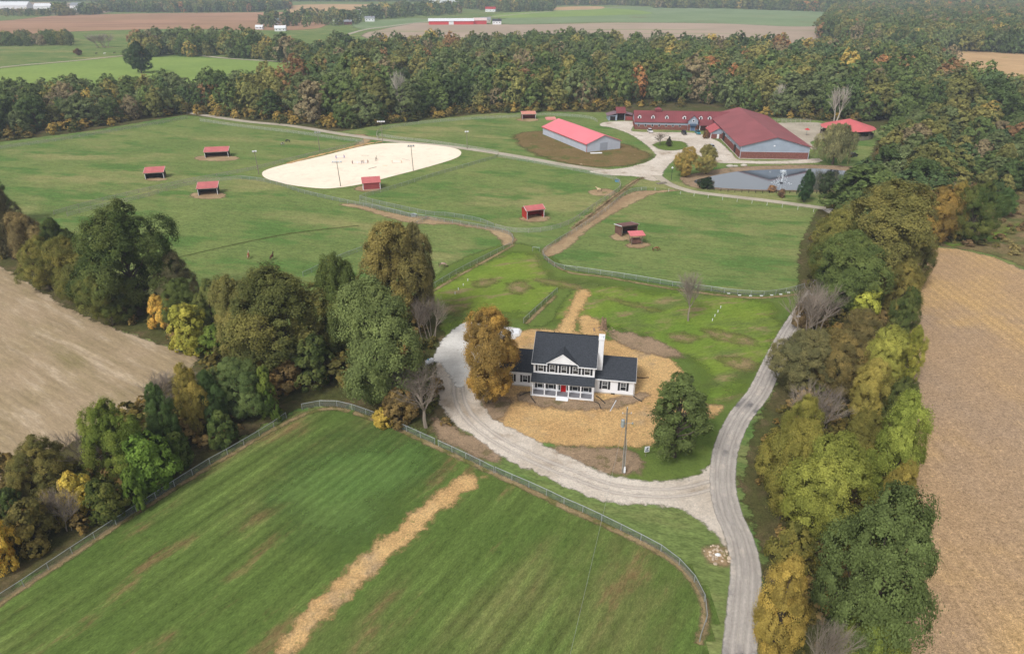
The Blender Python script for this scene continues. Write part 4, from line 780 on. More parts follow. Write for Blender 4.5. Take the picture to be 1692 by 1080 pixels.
for a, b in (((2.6, 3.33), (7.15, 5.9)), ((11.7, 3.33), (7.15, 5.9))):
    tr.prism_x([(a[0], a[1]-.22), (b[0], b[1]-.22), (b[0], b[1]), (a[0], a[1])] if a[0] < b[0] else [(b[0], b[1]-.22), (a[0], a[1]-.22), (a[0], a[1]), (b[0], b[1])], 19.01, 19.04)
tr.build('trim', M['white'], house)
porch = MB().slab([(-.28, -.22, 3.13), (W+.2, -.22, 3.13), (W+.2, FY-.01, 4.1), (-.28, FY-.01, 4.1)], .1).build('porch_roof', M['shingle'], house)
MB().box(-.05, -.05, .3, W+.03, FY-.035, .45).build('porch_floor', M['porch_grey'], house)
MB().box(-.05, -.08, 0, W+.03, -.052, .40).box(-.08, -.08, 0, -.052, FY, .4).box(W+.032, -.08, 0, W+.06, FY, .4).box(-.1, -.02, 2.86, W+.08, .14, 3.02).box(-.1, .14, 2.86, .04, FY-.035, 3.02).box(W-.06, .14, 2.86, W+.08, FY-.035, 3.02).build('porch_trim', M['white'], house)
for i in range(6):
    x = .08 + i * (W - .16) / 5; MB().box(x-.1, -.02, .45, x+.1, .18, 2.86).box(x-.14, -.05, .45, x+.14, .21, .6).box(x-.13, -.04, 2.72, x+.13, .2, 2.855).build('porch_post', M['white'], house)
st = MB()
for i in range(3): st.box(4.55, -.08-.3*(i+1), 0, 6.85, -.082-.3*i, .34-.11*i)
st.build('porch_steps', M['white'], house)
for i in range(5): window(house, 1.35+i*2.16, FY, 4.5, 1.05, 1.55, shutters=True)
for x in (1.3, 3.35, 7.9, 9.95): window(house, x, FY-.003, .9, 1.05, 1.75, shutters=True)
dr = MB().box(-.48, -.05, 0, .48, .0, 2.1)
for i in (0, 1):
    for j in (0, 1, 2): dr.box(-.38+i*.42, -.065, .15+j*.65, -.04+i*.42, -.05, .65+j*.65)
dr = dr.build('door', M['red_door'], house, (5.72, FY-.035, .46)); MB().ball((.38, -.1, 1.0), .05).build('handle', M['galv'], dr)
MB().box(4.75, FY-.07, .46, 5.22, FY-.003, 2.62).box(6.22, FY-.07, .46, 6.7, FY-.003, 2.62).box(5.22, FY-.07, 2.57, 6.22, FY-.003, 2.7).build('door_frame', M['white'], house)
for x in (4.95, 6.47): MB().box(x-.13, FY-.09, .8, x+.13, FY-.072, 2.4).build('sidelight', M['glass'], house)
for x in (13.35, 16.75): window(house, x, 2.9, 1.0, 1.1, 1.7, shutters=True)
for x in (-1.75, -4.5): window(house, x, 2.9, 1.0, 1.0, 1.5, shutters=True)
MB().box(W+.345, 4.2, 0, W+1.3, 6.1, 10.6).box(W+.27, 4.1, 10.6, W+1.38, 6.2, 10.85).box(W+.6, 4.4, 10.85, W+1.0, 5.0, 11.3).build('chimney', M['siding_w'], house)
dsp = MB()
for x, y, z in ((-.2, -.12, 3.0), (W+.12, -.12, 3.0), (18.85, 2.75, 3.1), (W+.2, 2.75, 3.1)): dsp.bar((x, y, .1), (x, y, z), .045, n=6)
dsp.build('downspout', M['white'], house)
MB().box(14.6, 2.78, .02, 15.3, 2.855, .3).build('crawl_vent', M['dark'], house)
def local(par, x, y): 
    a = par.rotation_euler.z; return (par.location.x + x*math.cos(a) - y*math.sin(a), par.location.y + x*math.sin(a) + y*math.cos(a))
for px, lb in (([(985, 654.5), (992, 659), (1000, 667)], 'black drain hose curling from the corner between porch and right wing'), ([(982, 664), (989, 667), (993, 676)], 'black drain hose curling from the right corner of the porch'),
               ([(1046.5, 655), (1052, 659), (1061, 664)], 'black drain hose at the front corner of the right wing'), ([(877, 655), (880, 660), (884.5, 666)], 'black drain hose curling from the left corner of the porch'),
               ([(858, 654), (868, 650), (877, 647.5)], 'straight black drain hose lying before the left wing'), ([(1052, 624), (1062, 624.5), (1072, 624)], 'black drain pipe running out behind the right wing')):
    pts = smooth_line([G(*p) for p in px], False, 5); b = MB()
    for p, q in zip(pts[:-1], pts[1:]): b.bar((p[0], p[1], .11), (q[0], q[1], .11), .085, n=6)
    tag(b.build('drain_hose', M['black'], smooth=True), lb, 'hose', 'drain hoses around the house')
a, b_ = G(1008, 680), G(1018, 662); tag(MB().bar((a[0], a[1], .12), (b_[0], b_[1], .12), .08, n=4).build('timber_plank', M['white']), 'pale plank lying on the straw in front of the right wing', 'plank')

# ---------------------------------------------------------------- utility pole, wires, yard sign, tank, stump, rocks
ux, uy = G(1029.5, 780)
up = empty('utility_pole', (ux, uy), 0, 'tall grey wooden utility pole with transformer standing beside the gravel driveway', 'utility pole')
MB().bar((0, 0, -.2), (-.25, 0, 12.2), .17, .11, 12).build('pole', M['wood_grey'], up)
MB().bar((-1.0, -.15, 11.3), (.45, -.15, 11.3), .06, n=6).build('crossarm', M['wood_grey'], up)
tf = MB().bar((-.75, -.1, 8.9), (-.75, -.1, 10.1), .3, n=14).bar((-.75, -.1, 10.1), (-.75, -.1, 10.25), .2, .05, 10).bar((-.75, -.1, 10.1), (-.7, -.25, 10.5), .04, n=5).box(-.5, -.1, 9.3, -.15, .0, 9.5).build('transformer', M['galv'], up)
MB().bar((-.2, 0, 9.4), (.75, -.05, 9.5), .035, n=5).bar((.75, -.05, 9.35), (.75, -.05, 9.65), .13, .08, 8).build('cutout_arm', M['galv'], up)
for z, x in ((12.3, -.25), (11.4, -.9), (11.4, .38)): MB().bar((x, -.15 if z < 12 else 0, z-.1), (x, -.15 if z < 12 else 0, z+.15), .06, .04, 8).build('insulator', M['white'], up)
MB().bar((.17, -.12, 0), (.1, -.12, 6.5), .045, n=6).bar((-.2, -.16, 0), (-.25, -.14, 5.2), .035, n=6).build('conduit', M['galv'], up)
MB().box(.02, -.34, .15, .3, -.16, 1.0).box(.06, -.3, .98, .26, -.18, 1.3).build('meter_box', M['white'], up)
def wire(a, b, sag, r=.012, n=18):
    m = MB(); A, B_ = Vector(a), Vector(b); prev = A
    for i in range(1, n + 1):
        t = i / n; p = A.lerp(B_, t); p.z -= sag * 4 * t * (1 - t); m.bar(prev, p, r, n=4, cap=False); prev = p
    return m
wx, wy = G(845, 1500, 9)
tag(wire((ux-.25, uy, 12.4), (wx, wy, 10.5), 1.0).build('overhead_wire', M['galv']), 'thin overhead wire running from the pole top across the paddock', 'wire')
sx, sy = G(1067.5, 754); sg = empty('yard_sign', (sx, sy), math.radians(12), 'small white and grey board sign on a post beside the open green lawn tree', 'sign')
MB().bar((-.1, 0, -.1), (-.1, 0, 1.3), .05, n=6).build('post', M['wood_grey'], sg); MB().box(-.42, -.09, 1.0, .42, -.05, 2.1).build('board', M['white'], sg)
MB().box(-.3, -.105, 1.15, .3, -.092, 1.4).box(-.22, -.105, 1.5, .15, -.092, 1.65).box(-.05, -.105, 1.65, .22, -.092, 1.95).build('markings', paint('sign_grey', (96, 108, 128)), sg)
tx, ty = G(708, 603); tk = empty('propane_tank', (tx, ty), math.radians(48), 'white horizontal propane tank standing by the stone pad next to the hedgerow', 'tank')
bd = MB().bar((-1.1, 0, .75), (1.1, 0, .75), .52, n=20, cap=False).bar((1.1, 0, .75), (1.42, 0, .75), .52, .2, 20).bar((-1.1, 0, .75), (-1.42, 0, .75), .52, .2, 20).build('tank_body', M['white'], tk, smooth=True)
MB().bar((0, 0, 1.2), (0, 0, 1.45), .2, .17, 12).build('dome', paint('tank_dome_blue', (86, 150, 176)), tk)
for x in (-.8, .8): MB().box(x-.12, -.45, 0, x+.12, .45, .3).build('leg', M['concrete'], tk)
qx, qy = G(997, 543); sp_ = empty('tree_stump', (qx, qy), 0, 'tall broken brown tree stump on bare earth behind the house', 'stump'); g = random.Random(3); b = MB()
for i in range(9):
    a = i * .7; b.bar((math.cos(a) * .45, math.sin(a) * .45, -.1), (math.cos(a) * .35 + g.uniform(-.1, .1), math.sin(a) * .35, g.uniform(1.4, 3.0)), .42, .2, 6)
for i in range(5):
    a = i * 1.3; b.bar((0, 0, .2), (math.cos(a) * 1.3, math.sin(a) * 1.1, .02), .2, .07, 5)
b.build('stump_wood', paint('broken_wood', (134, 112, 92), .95, .35, 3), sp_)
b = MB()
for i in range(14): a = g.uniform(0, 6.28); r = g.uniform(.9, 2.6); b.ball((math.cos(a) * r, math.sin(a) * r * .6 - .3, .05), g.uniform(.12, .3), 6, 4, (1, 1, .6))
b.build('earth_clod', paint('clods', (140, 122, 104), .95, .3, 3), sp_)
rp = empty('rock_pile', G(1184, 916), 0, 'heap of pale rocks in a dirt patch beside the asphalt lane', 'rocks'); b = MB()
for i in range(46): a = g.uniform(0, 6.28); r = g.uniform(.1, 1.9); b.ball((math.cos(a) * r, math.sin(a) * r, .06), g.uniform(.1, .3), 6, 4, (g.uniform(.7, 1.2), g.uniform(.7, 1.2), .6))
b.build('rock', paint('pale_rock', (188, 170, 150), .9, .3, 2), rp); MB().ball((.1, -.2, .22), .36, 7, 5, (1.2, .8, .6)).build('rock', M['white'], rp)
for grp, pts, nm in (('white pipe stubs on the back lawn', [(1177, 530, 'nearest'), (1181, 523, 'second nearest'), (1186, 516, 'second farthest'), (1190.5, 509, 'farthest')], 'back lawn'),
                     ('white pipe stubs beside the small paddock', [(752, 486, 'nearest'), (757.5, 479, 'second nearest'), (765.5, 472, 'second farthest'), (773, 464, 'farthest')], 'grass by the small paddock')):
    for x, y, q in pts:
        a, c = G(x, y); tag(MB().bar((a, c, -.05), (a, c, .5), .09, n=8).bar((a, c, .5), (a, c, .58), .12, n=8).build('pipe_stub', M['white']), f'{q} of four white pipe stubs on the {nm}', 'pipe', grp)
for x, y, rz in ((848, 546, .2), (856, 549, 1.1)):
    pass
st_ = empty('slab_stack', G(850, 551), .3, 'stack of white boards on the ground behind the maple beside the house', 'boards')
MB().box(-1.0, -.6, 0, 1.0, .5, .35).box(-.6, .2, .35, 1.3, 1.4, .5).build('board', M['white'], st_)

# ---------------------------------------------------------------- big farm buildings
arena = empty('riding_barn', G(1222, 262), math.radians(-4.2), 'huge pale blue riding barn with dull red metal roof and brick base beside the pond', 'barn')
AW, AL = 28.6, 73
MB().prism_y([(0, 1.0), (AW, 1.0), (AW, 5.5), (AW/2, 9.25), (0, 5.5)], 0, AL).build('wall', M['blue_siding'], arena)
MB().box(-.05, -.05, 0, AW+.05, AL, 3.0).build('brick_base', M['brick'], arena); MB().box(-.3, -.3, 0, AW+.3, AL, .18).build('footing', M['concrete'], arena)
r = MB(); o = .9; s = (9.4-5.6)/(AW/2)
r.slab([(-o, -.7, 5.6-o*s), (AW/2, -.7, 9.4), (AW/2, AL+.7, 9.4), (-o, AL+.7, 5.6-o*s)], .2).slab([(AW/2, -.7, 9.4), (AW+o, -.7, 5.6-o*s), (AW+o, AL+.7, 5.6-o*s), (AW/2, AL+.7, 9.4)], .2); r.build('roof', M['roof_red'], arena)
t = MB()
for x in (-.08, AW-.12): t.box(x, -.1, 0, x+.2, .1, 5.4)
t.build('corner_trim', M['grey_siding'], arena)
for y, w2, h in ((9, 3.2, 3.6), (33, 4, 3.8)):
    MB().box(-.12, y, .1, -.06, y+w2, h).build('side_door', M['dark'], arena)
for k in range(9):
    if k not in (1, 4): window(arena, -.06, 13+k*4.4 - (8 if k > 4 else 0)*0, 3.1, 1.2, 1.0, rz=-math.pi/2, muntin=False)
MB().box(AW*.47, -.12, 5.4, AW*.47+.7, -.01, 5.8).build('gable_lamp', M['white'], arena)
MB().box(.5, -.06, 2.98, AW-.5, -.005, 3.12).build('band_trim', M['grey_siding'], arena)

stb = empty('stable', G(1048.6, 213.6), math.radians(-5.5), 'long brick stable with dark red roof, small dormers and a blue gabled entrance', 'stable')
SL, SD = 52, 17
MB().prism_x([(0, 2.4), (SD, 2.4), (SD, 3.9), (SD/2, 7.8), (0, 3.9)], 0, SL).build('wall', M['blue_siding'], stb)
MB().box(-.05, -.06, 0, SL, SD, 2.4).build('brick_base', M['brick'], stb)
rr = gable_roof(0, SL, 0, SD, 3.95, 8.0, .5, .2); rr.build('roof', M['roof_dred'], stb)
for k in range(7):
    window(stb, 1.9+k*3.45, -.06, 1.55, 1.05, 1.2, muntin=False)
for x in (2.2, 9.0, 16.0, 24.8, 33.0, 37.4):
    d = MB().prism_y([(-.85, 0), (.85, 0), (.85, 1.5), (0, 2.2), (-.85, 1.5)], 0, 3.2).build('dormer', M['white'], stb, (x, 2.3, 4.7))
    MB().slab([(-1.05, -.2, 1.42), (0, -.2, 2.32), (0, 3.4, 2.32), (-1.05, 3.4, 1.42)], .1).slab([(0, -.2, 2.32), (1.05, -.2, 1.42), (1.05, 3.4, 1.42), (0, 3.4, 2.32)], .1).build('dormer_roof', M['roof_dred'], d)
    MB().box(-.42, -.06, .35, .42, -.01, 1.4).build('pane', M['glass'], d)
en = MB().prism_y([(-2.4, 0), (2.4, 0), (2.4, 5.4), (0, 7.6), (-2.4, 5.4)], -1.6, 7).build('entrance', M['blue_siding'], stb, (28.9, 0, 0))
MB().slab([(-3.0, -2.1, 5.0), (0, -2.1, 7.75), (0, 8, 7.75), (-3.0, 8, 5.0)], .15).slab([(0, -2.1, 7.75), (3.0, -2.1, 5.0), (3.0, 8, 5.0), (0, 8, 7.75)], .15).build('roof', M['roof_dred'], en)
MB().box(-2.45, -1.68, 0, -1.3, -1.61, 3.2).box(1.3, -1.68, 0, 2.45, -1.61, 3.2).build('brick_pier', M['brick'], en)
MB().box(-1.0, -1.67, .05, 1.0, -1.61, 2.6).build('door', paint('slate_blue_door', (88, 112, 150)), en)
MB().slab([(-1.7, -2.9, 2.75), (1.7, -2.9, 2.75), (1.7, -1.62, 3.5), (-1.7, -1.62, 3.5)], .1).build('awning', paint('dark_awning', (66, 84, 104)), en)
MB().box(-.6, -1.7, 4.4, .6, -1.62, 5.6).build('window', M['white'], en); MB().box(-.42, -1.75, 4.58, .42, -1.71, 5.42).build('pane', M['glass'], en)
cu = MB().box(-1.5, -1.2, 0, 1.5, 1.2, 1.1).slab([(-1.9, -1.6, 1.0), (1.9, -1.6, 1.0), (0, 0, 2.2)], .05).slab([(1.9, -1.6, 1.0), (1.9, 1.6, 1.0), (0, 0, 2.2)], .05).slab([(-1.9, 1.6, 1.0), (-1.9, -1.6, 1.0), (0, 0, 2.2)], .05).build('cupola', M['roof_dred'], stb, (12, SD/2, 7.7))
MB().bar((13.5, SD/2, 7.7), (13.5, SD/2, 8.7), .3, n=8).build('roof_vent', M['galv'], stb)
MB().slab([(31.8, -3.2, 3.0), (39.5, -3.2, 3.0), (39.5, .0, 4.0), (31.8, .0, 4.0)], .15).build('porch_roof', M['roof_dred'], stb)
for x in (32.2, 35.8): MB().box(x-.12, -3.0, 0, x+.12, -2.76, 2.95).build('porch_post', M['white'], stb)
an = empty('annex', G(1174, 229), math.radians(-4.2), 'small brick annex with pinkish red gable roof between the stable and the big riding barn', 'building')
MB().prism_y([(0, 2.2), (7.2, 2.2), (7.2, 3.0), (3.6, 5.0), (0, 3.0)], 0, 12).build('wall', M['blue_siding'], an); MB().box(-.05, -.06, 0, 7.2, 12, 2.2).build('brick_base', M['brick'], an)
MB().slab([(-.7, -.6, 2.75), (3.6, -.6, 5.15), (3.6, 12.5, 5.15), (-.7, 12.5, 2.75)], .15).slab([(3.6, -.6, 5.15), (7.35, -.6, 3.05), (7.35, 12.5, 3.05), (3.6, 12.5, 5.15)], .15).build('roof', paint('pinkish_red_roof', (176, 88, 92), .6, .1), an)
MB().box(2.9, -.12, .05, 3.9, -.07, 2.15).build('door', M['white'], an); MB().box(-.2, -.1, 0, .1, .1, 2.9).build('corner_post', M['white'], an)

gs = empty('machine_shed', G(969, 251.8), math.radians(24.6), 'long pale grey metal shed with bright coral roof on bare graded dirt', 'shed')
MB().prism_y([(0, 0), (17.6, 0), (17.6, 3.75), (8.8, 6.75), (0, 3.75)], 0, 43).build('wall', M['grey_siding'], gs)
MB().slab([(-.5, -.5, 3.68), (8.8, -.5, 6.95), (8.8, 43.5, 6.95), (-.5, 43.5, 3.68)], .16).slab([(8.8, -.5, 6.95), (18.1, -.5, 3.68), (18.1, 43.5, 3.68), (8.8, 43.5, 6.95)], .16).build('roof', paint('coral_shed_roof', (232, 128, 138), .45, .05, .1, .4, ribs=('Y', .9, .05)), gs)
t = MB().box(-.56, -.52, 3.3, -.505, 43.5, 3.55).box(-.06, -.07, 0, .12, .0, 3.7).build('trim', paint('coral_trim', (190, 84, 80)), gs)
d = MB().box(6.8, -.06, .05, 10.8, -.01, 3.5).build('garage_door', paint('door_grey', (158, 164, 178), .6, .05, .5, ribs=('Z', .5, .15)), gs); MB().box(6.6, -.09, .05, 6.8, -.01, 3.7).box(10.8, -.09, .05, 11, -.01, 3.7).box(6.8, -.09, 3.5, 10.8, -.01, 3.7).build('door_frame', M['grey_siding'], gs)
tag(MB().box(-2.6, -.6, .0, 2.6, .6, .3).build('concrete_apron', M['white'], loc=(*G(985, 253.5), 0), rz=math.radians(8)), 'white slab lying before the garage door of the coral-roofed shed', 'slab')
pp_ = empty('panel_stack', G(909.5, 197), .1, 'flat stack of pale coral panels on grass behind the coral-roofed shed', 'panels'); MB().box(-2.6, -3, 0, 2.6, 3, .6).box(-1.8, -2.6, .6, 2.9, 2.7, .75).build('panel', M['coral_panel'], pp_)

gb = empty('open_garage', G(1005, 199.5), 0, 'small three-part garage with raised dark red centre roof, left of the stable', 'garage')
MB().box(0, .2, 0, 4.5, 8, 2.7).box(4.5, 6.5, 0, 9, 8, 3.9).box(4.5, 0, 0, 4.7, 6.5, 3.9).box(8.8, 0, 0, 9.0, 6.5, 3.9).build('wall', M['blue_siding'], gb); MB().box(9.0, -.02, 0, 13.8, 7, 2.4).build('brick_wall', M['brick'], gb)
MB().slab([(4.1, -.5, 4.0), (9.4, -.5, 4.0), (9.4, 4, 6.6), (4.1, 4, 6.6)], .15).slab([(4.1, 4, 6.6), (9.4, 4, 6.6), (9.4, 8.5, 4.0), (4.1, 8.5, 4.0)], .15).build('roof', M['roof_dred'], gb)
MB().slab([(-.7, -.4, 2.6), (4.45, -.4, 4.0), (4.45, 8.3, 4.0), (-.7, 8.3, 2.6)], .15).slab([(9.05, -.4, 3.9), (14.3, -.4, 2.6), (14.3, 8.3, 2.6), (9.05, 8.3, 3.9)], .15).build('side_roof', paint('mauve_roof', (128, 104, 112), .7), gb)
for x, w2 in ((1.0, 2.8),): MB().box(x, .14, .05, x+w2, .19, 2.3).build('door', M['dark'], gb)
MB().box(4.75, 1.5, .02, 8.75, 1.6, 3.4).build('dark_bay_sheet', M['dark'], gb); MB().box(10, -.08, .3, 12.8, -.03, 2.0).build('shutter_panel', M['redwall2'], gb)  # near-black sheet across the open bay stands in for the shade inside

rx_, ry_ = G(1404, 196, 8.2); rpn = empty('round_pen', (rx_, ry_), 0, 'round open-sided horse walker with faceted pinkish red roof at the wood edge', 'round pen')
NR, RRD = 12, 12.8
r = MB()
for i in range(NR):
    a0, a1 = 2*math.pi*i/NR, 2*math.pi*(i+1)/NR; r.slab([(RRD*math.cos(a0), RRD*math.sin(a0), 4.3), (RRD*math.cos(a1), RRD*math.sin(a1), 4.3), (0, 0, 8.2)], .12)
r.build('roof', paint('pink_metal_roof', (206, 104, 106), .5, .08, .2), rpn)
for i in range(NR):
    a = 2*math.pi*i/NR; MB().bar((12*math.cos(a), 12*math.sin(a), 0), (12*math.cos(a), 12*math.sin(a), 4.4), .12, n=6).build('post', M['wood_grey'], rpn)
r = MB()
for rad in (11.9, 8.5):
    for i in range(NR*2):
        a0, a1 = 2*math.pi*i/24, 2*math.pi*(i+1)/24; r.add([(rad*math.cos(a0), rad*math.sin(a0), .1), (rad*math.cos(a1), rad*math.sin(a1), .1), (rad*math.cos(a1), rad*math.sin(a1), 1.9), (rad*math.cos(a0), rad*math.sin(a0), 1.9)], [(0, 1, 2, 3)])
r.build('kick_board', M['wood_grey'], rpn); MB().bar((0, 0, 0), (0, 0, 8.0), .3, n=8).build('centre_post', M['wood_grey'], rpn)

# ---------------------------------------------------------------- run-in sheds
def shelter(px, py, rz, w_, dep, hf, hb, roofm, wallm, label, gable=False, trim='white', group='run-in sheds in the pastures'):
    o = empty('horse_shelter', G(px, py), math.radians(rz), label, 'shelter', group)
    zr = hf + .9 if gable else None; ym = dep * .5
    prof_b = lambda t_: None
    w1 = MB(); w1.box(0, dep-.1, 0, w_, dep, hb)
    side = [(0, 0), (dep, 0), (dep, hb), (ym, zr), (0, hf)] if gable else [(0, 0), (dep, 0), (dep, hb), (0, hf)]
    w1.prism_x(side, 0, .1).prism_x(side, w_-.1, w_); w1.build('wall', wallm, o)
    r = MB()
    if gable:
        s = (zr-hf)/ym; r.slab([(-.3, -.3, hf-.3*s+.1), (w_+.3, -.3, hf-.3*s+.1), (w_+.3, ym, zr+.1), (-.3, ym, zr+.1)], .09).slab([(-.3, ym, zr+.1), (w_+.3, ym, zr+.1), (w_+.3, dep+.3, hb-.3*s+.1), (-.3, dep+.3, hb-.3*s+.1)], .09)
    else:
        s = (hb-hf)/dep; r.slab([(-.3, -.35, hf-.35*s+.1), (w_+.3, -.35, hf-.35*s+.1), (w_+.3, dep+.2, hb+.2*s+.1), (-.3, dep+.2, hb+.2*s+.1)], .09)
    r.build('roof', roofm, o)
    MB().box(.1, .05, hf-.35, w_-.1, .12, hf).build('header', M[trim] if trim else wallm, o)
    for x in (0.0, w_-.16): MB().box(x, -.04, 0, x+.16, .045, hf-.36).build('post', M[trim], o)
    t = MB()
    for x in (-.34, w_+.3):
        yy = ym if gable else dep+.2; z1 = (zr+.1) if gable else hb+.2*(hb-hf)/dep+.1; z0 = (hf-.3*s+.1) if gable else hf-.35*s+.1
        t.prism_x([(-.32, z0-.2), (yy, z1-.2), (yy, z1+.02), (-.32, z0+.02)], x, x+.04)
    t.build('roof_trim', M['white'], o); MB().box(.1, .15, -.01, w_-.1, dep-.1, .03).build('shaded_dirt_floor', M['dark'] , o)  # dirt floor coloured near-black: the shade under the roof is in its colour
    return o
dk = paint('dark_board_wall', (70, 60, 54), .9, .2, 1)
shelter(240.5, 296.5, 15, 6.7, 4.5, 2.5, 3.5, M['coral_y'], dk, 'dark run-in shed with coral roof, leftmost in the top pasture')
shelter(339, 261, 12, 9.6, 4.5, 2.5, 3.5, M['coral_y'], dk, 'wide dark run-in shed on a long dirt pad in the top pasture')
shelter(328, 323.5, 13.5, 6.6, 4.5, 2.6, 3.6, M['coral_y'], dk, 'dark run-in shed on a round dirt pad in the middle left pasture')
shelter(870.6, 363, 22, 6.1, 4.2, 3.0, 2.6, M['coral_y'], M['redwall'], 'bright red run-in shed with peaked coral roof in the central pasture', True)
shelter(1027, 391.5, 20, 5.3, 4.4, 3.4, 2.7, M['roof_brown'], M['brownwall'], 'brown run-in shed with slanted brown roof in the right pasture', trim='wood_grey')
shelter(863, 197.5, 6, 7.4, 4.6, 2.8, 3.5, paint('faded_coral', (206, 140, 124), .6), M['redwall2'], 'small run-in shed with faded orange roof by the far fence')
s4 = empty('storage_shed', G(600.5, 314), math.radians(14), 'closed red storage shed with coral roof at the corner of the sand riding arena', 'shed')
MB().prism_x([(0, 0), (5.2, 0), (5.2, 2.6), (2.6, 4.0), (0, 2.6)], 0, 6.2).build('wall', M['redwall2'], s4); gable_roof(0, 6.2, 0, 5.2, 2.68, 4.15, .3, .1).build('roof', M['coral_y'], s4)
MB().box(-.06, -.06, 0, .15, 0, 2.6).box(6.05, -.06, 0, 6.26, 0, 2.6).build('corner_trim', M['white'], s4); MB().box(2, -.05, .1, 4.2, -.01, 2.2).build('door', M['redwall2'], s4); MB().box(-.2, -.2, 0, 6.4, 5.4, .08).build('footing', M['concrete'], s4)
hf = empty('hay_feeder', G(1043, 405), math.radians(8), 'hay feeder under a small coral canopy standing in front of the brown run-in shed', 'feeder')
MB().slab([(-.6, -.5, 3.0), (4.0, -.5, 3.0), (4.0, 2.8, 3.4), (-.6, 2.8, 3.4)], .1).build('canopy', M['coral'], hf)
for x in (.1, 3.2):
    for y in (.1, 2.3): MB().bar((x, y, 0), (x, y, 3.05), .09, n=6).build('post', M['wood_grey'], hf)
MB().box(.2, .2, .5, 3.1, 2.2, 1.0).box(.4, .4, 1.0, 2.9, 2.0, 1.5).build('rack', M['brownwall'], hf)

# ---------------------------------------------------------------- arena lights and show jumps
def light_pole(px, py, h, n, rz, label, lean=0.0):
    o = empty('floodlight_pole', G(px, py), math.radians(rz), label, 'light pole', 'floodlight poles around the riding arena')
    MB().bar((0, 0, -.1), (lean, 0, h), .16, .10, 8).build('pole', M['wood_grey'], o)
    if n > 1: MB().bar((-.95*n/2+lean, 0, h-.25), (.95*n/2+lean, 0, h-.25), .07, n=6).build('crossarm', M['wood_grey'], o)
    for i in range(n):
        x = (i-(n-1)/2)*.95+lean
        l = MB().box(x-.34, -.35, h-.15, x+.34, .2, h+.35).box(x-.28, -.42, h-.1, x+.28, -.36, h+.28); l.build('floodlight', M['white'] if n != 3 else M['galv'], o)
light_pole(428, 288, 9.0, 2, 30, 'light pole with twin floodlights at the left corner of the sand arena', -.3)
light_pole(528.6, 251, 8.5, 3, 10, 'light pole with three floodlights on the far long side of the arena, left one')
light_pole(632.5, 237, 9.9, 4, 5, 'light pole with four floodlights at the far corner of the arena by the farm road')
light_pole(563, 308, 9.2, 4, 8, 'light pole rising from the near edge of the sand arena, left of the storage shed', -.4)
light_pole(683, 282, 9.9, 3, 12, 'light pole at the right part of the near arena edge', -.3)
light_pole(772, 246, 7.6, 2, 12, 'light pole beyond the right tip of the sand arena')
def jump(px, py, rz, c1, c2, w_, label, n=2, cat='show jump'):
    o = empty('show_jump', G(px, py), math.radians(rz), label, cat, 'show jumps in the sand arena')
    for x in (0, w_):
        s = MB().bar((x, 0, 0), (x, 0, 1.6), .07, n=6)
        for a in (-.35, .35): s.bar((x, a, .05), (x, 0, .5), .05, n=4)
        s.box(x-.3 if x == 0 else x, -.06, .3, x if x == 0 else x+.3, .06, 1.2).build('standard', c1, o)
    for k in range(n): MB().bar((0, 0, .5+.4*k), (w_, 0, .5+.4*k), .06, n=6).build('rail', c2, o)
    return o
br = paint('jump_brown', (120, 84, 72)); pu = paint('jump_purple', (104, 84, 160)); tn = paint('jump_tan', (214, 190, 165))
jump(583, 271, 5, br, M['white'], 3.6, 'brown-standard show jump left of the white-railed one'); jump(591, 271, 8, M['white'], M['white'], 3.4, 'white show jump between two brown ones')
jump(600.5, 270, 10, br, tn, 1.8, 'narrow brown show jump in the middle of the arena'); jump(621, 266, 95, M['wood_grey'], M['wood_grey'], 3.2, 'grey show jump seen end-on in the middle of the arena')
jump(648.5, 270, 6, tn, M['white'], 3.6, 'tan and white show jump at the right of the arena'); jump(556, 262, 10, pu, M['white'], 3.2, 'show jump with purple standards at the far left side of the arena')
for x0, y0, x1, y1, lb in ((609, 279.5, 622, 276.5, 'grey'), (632, 274, 640, 274.5, 'tan'), (597, 257.5, 609, 258, 'pale grey'), (664, 263, 677, 265.5, 'white-grey')):
    a, b_ = G(x0, y0), G(x1, y1); tag(MB().bar((a[0], a[1], .16), (b_[0], b_[1], .16), .09, n=6).build('ground_pole', {'grey': M['wood_grey'], 'tan': tn, 'pale grey': M['concrete'], 'white-grey': M['concrete']}[lb]), f'{lb} ground pole lying on the arena sand', 'pole', 'ground poles in the arena')

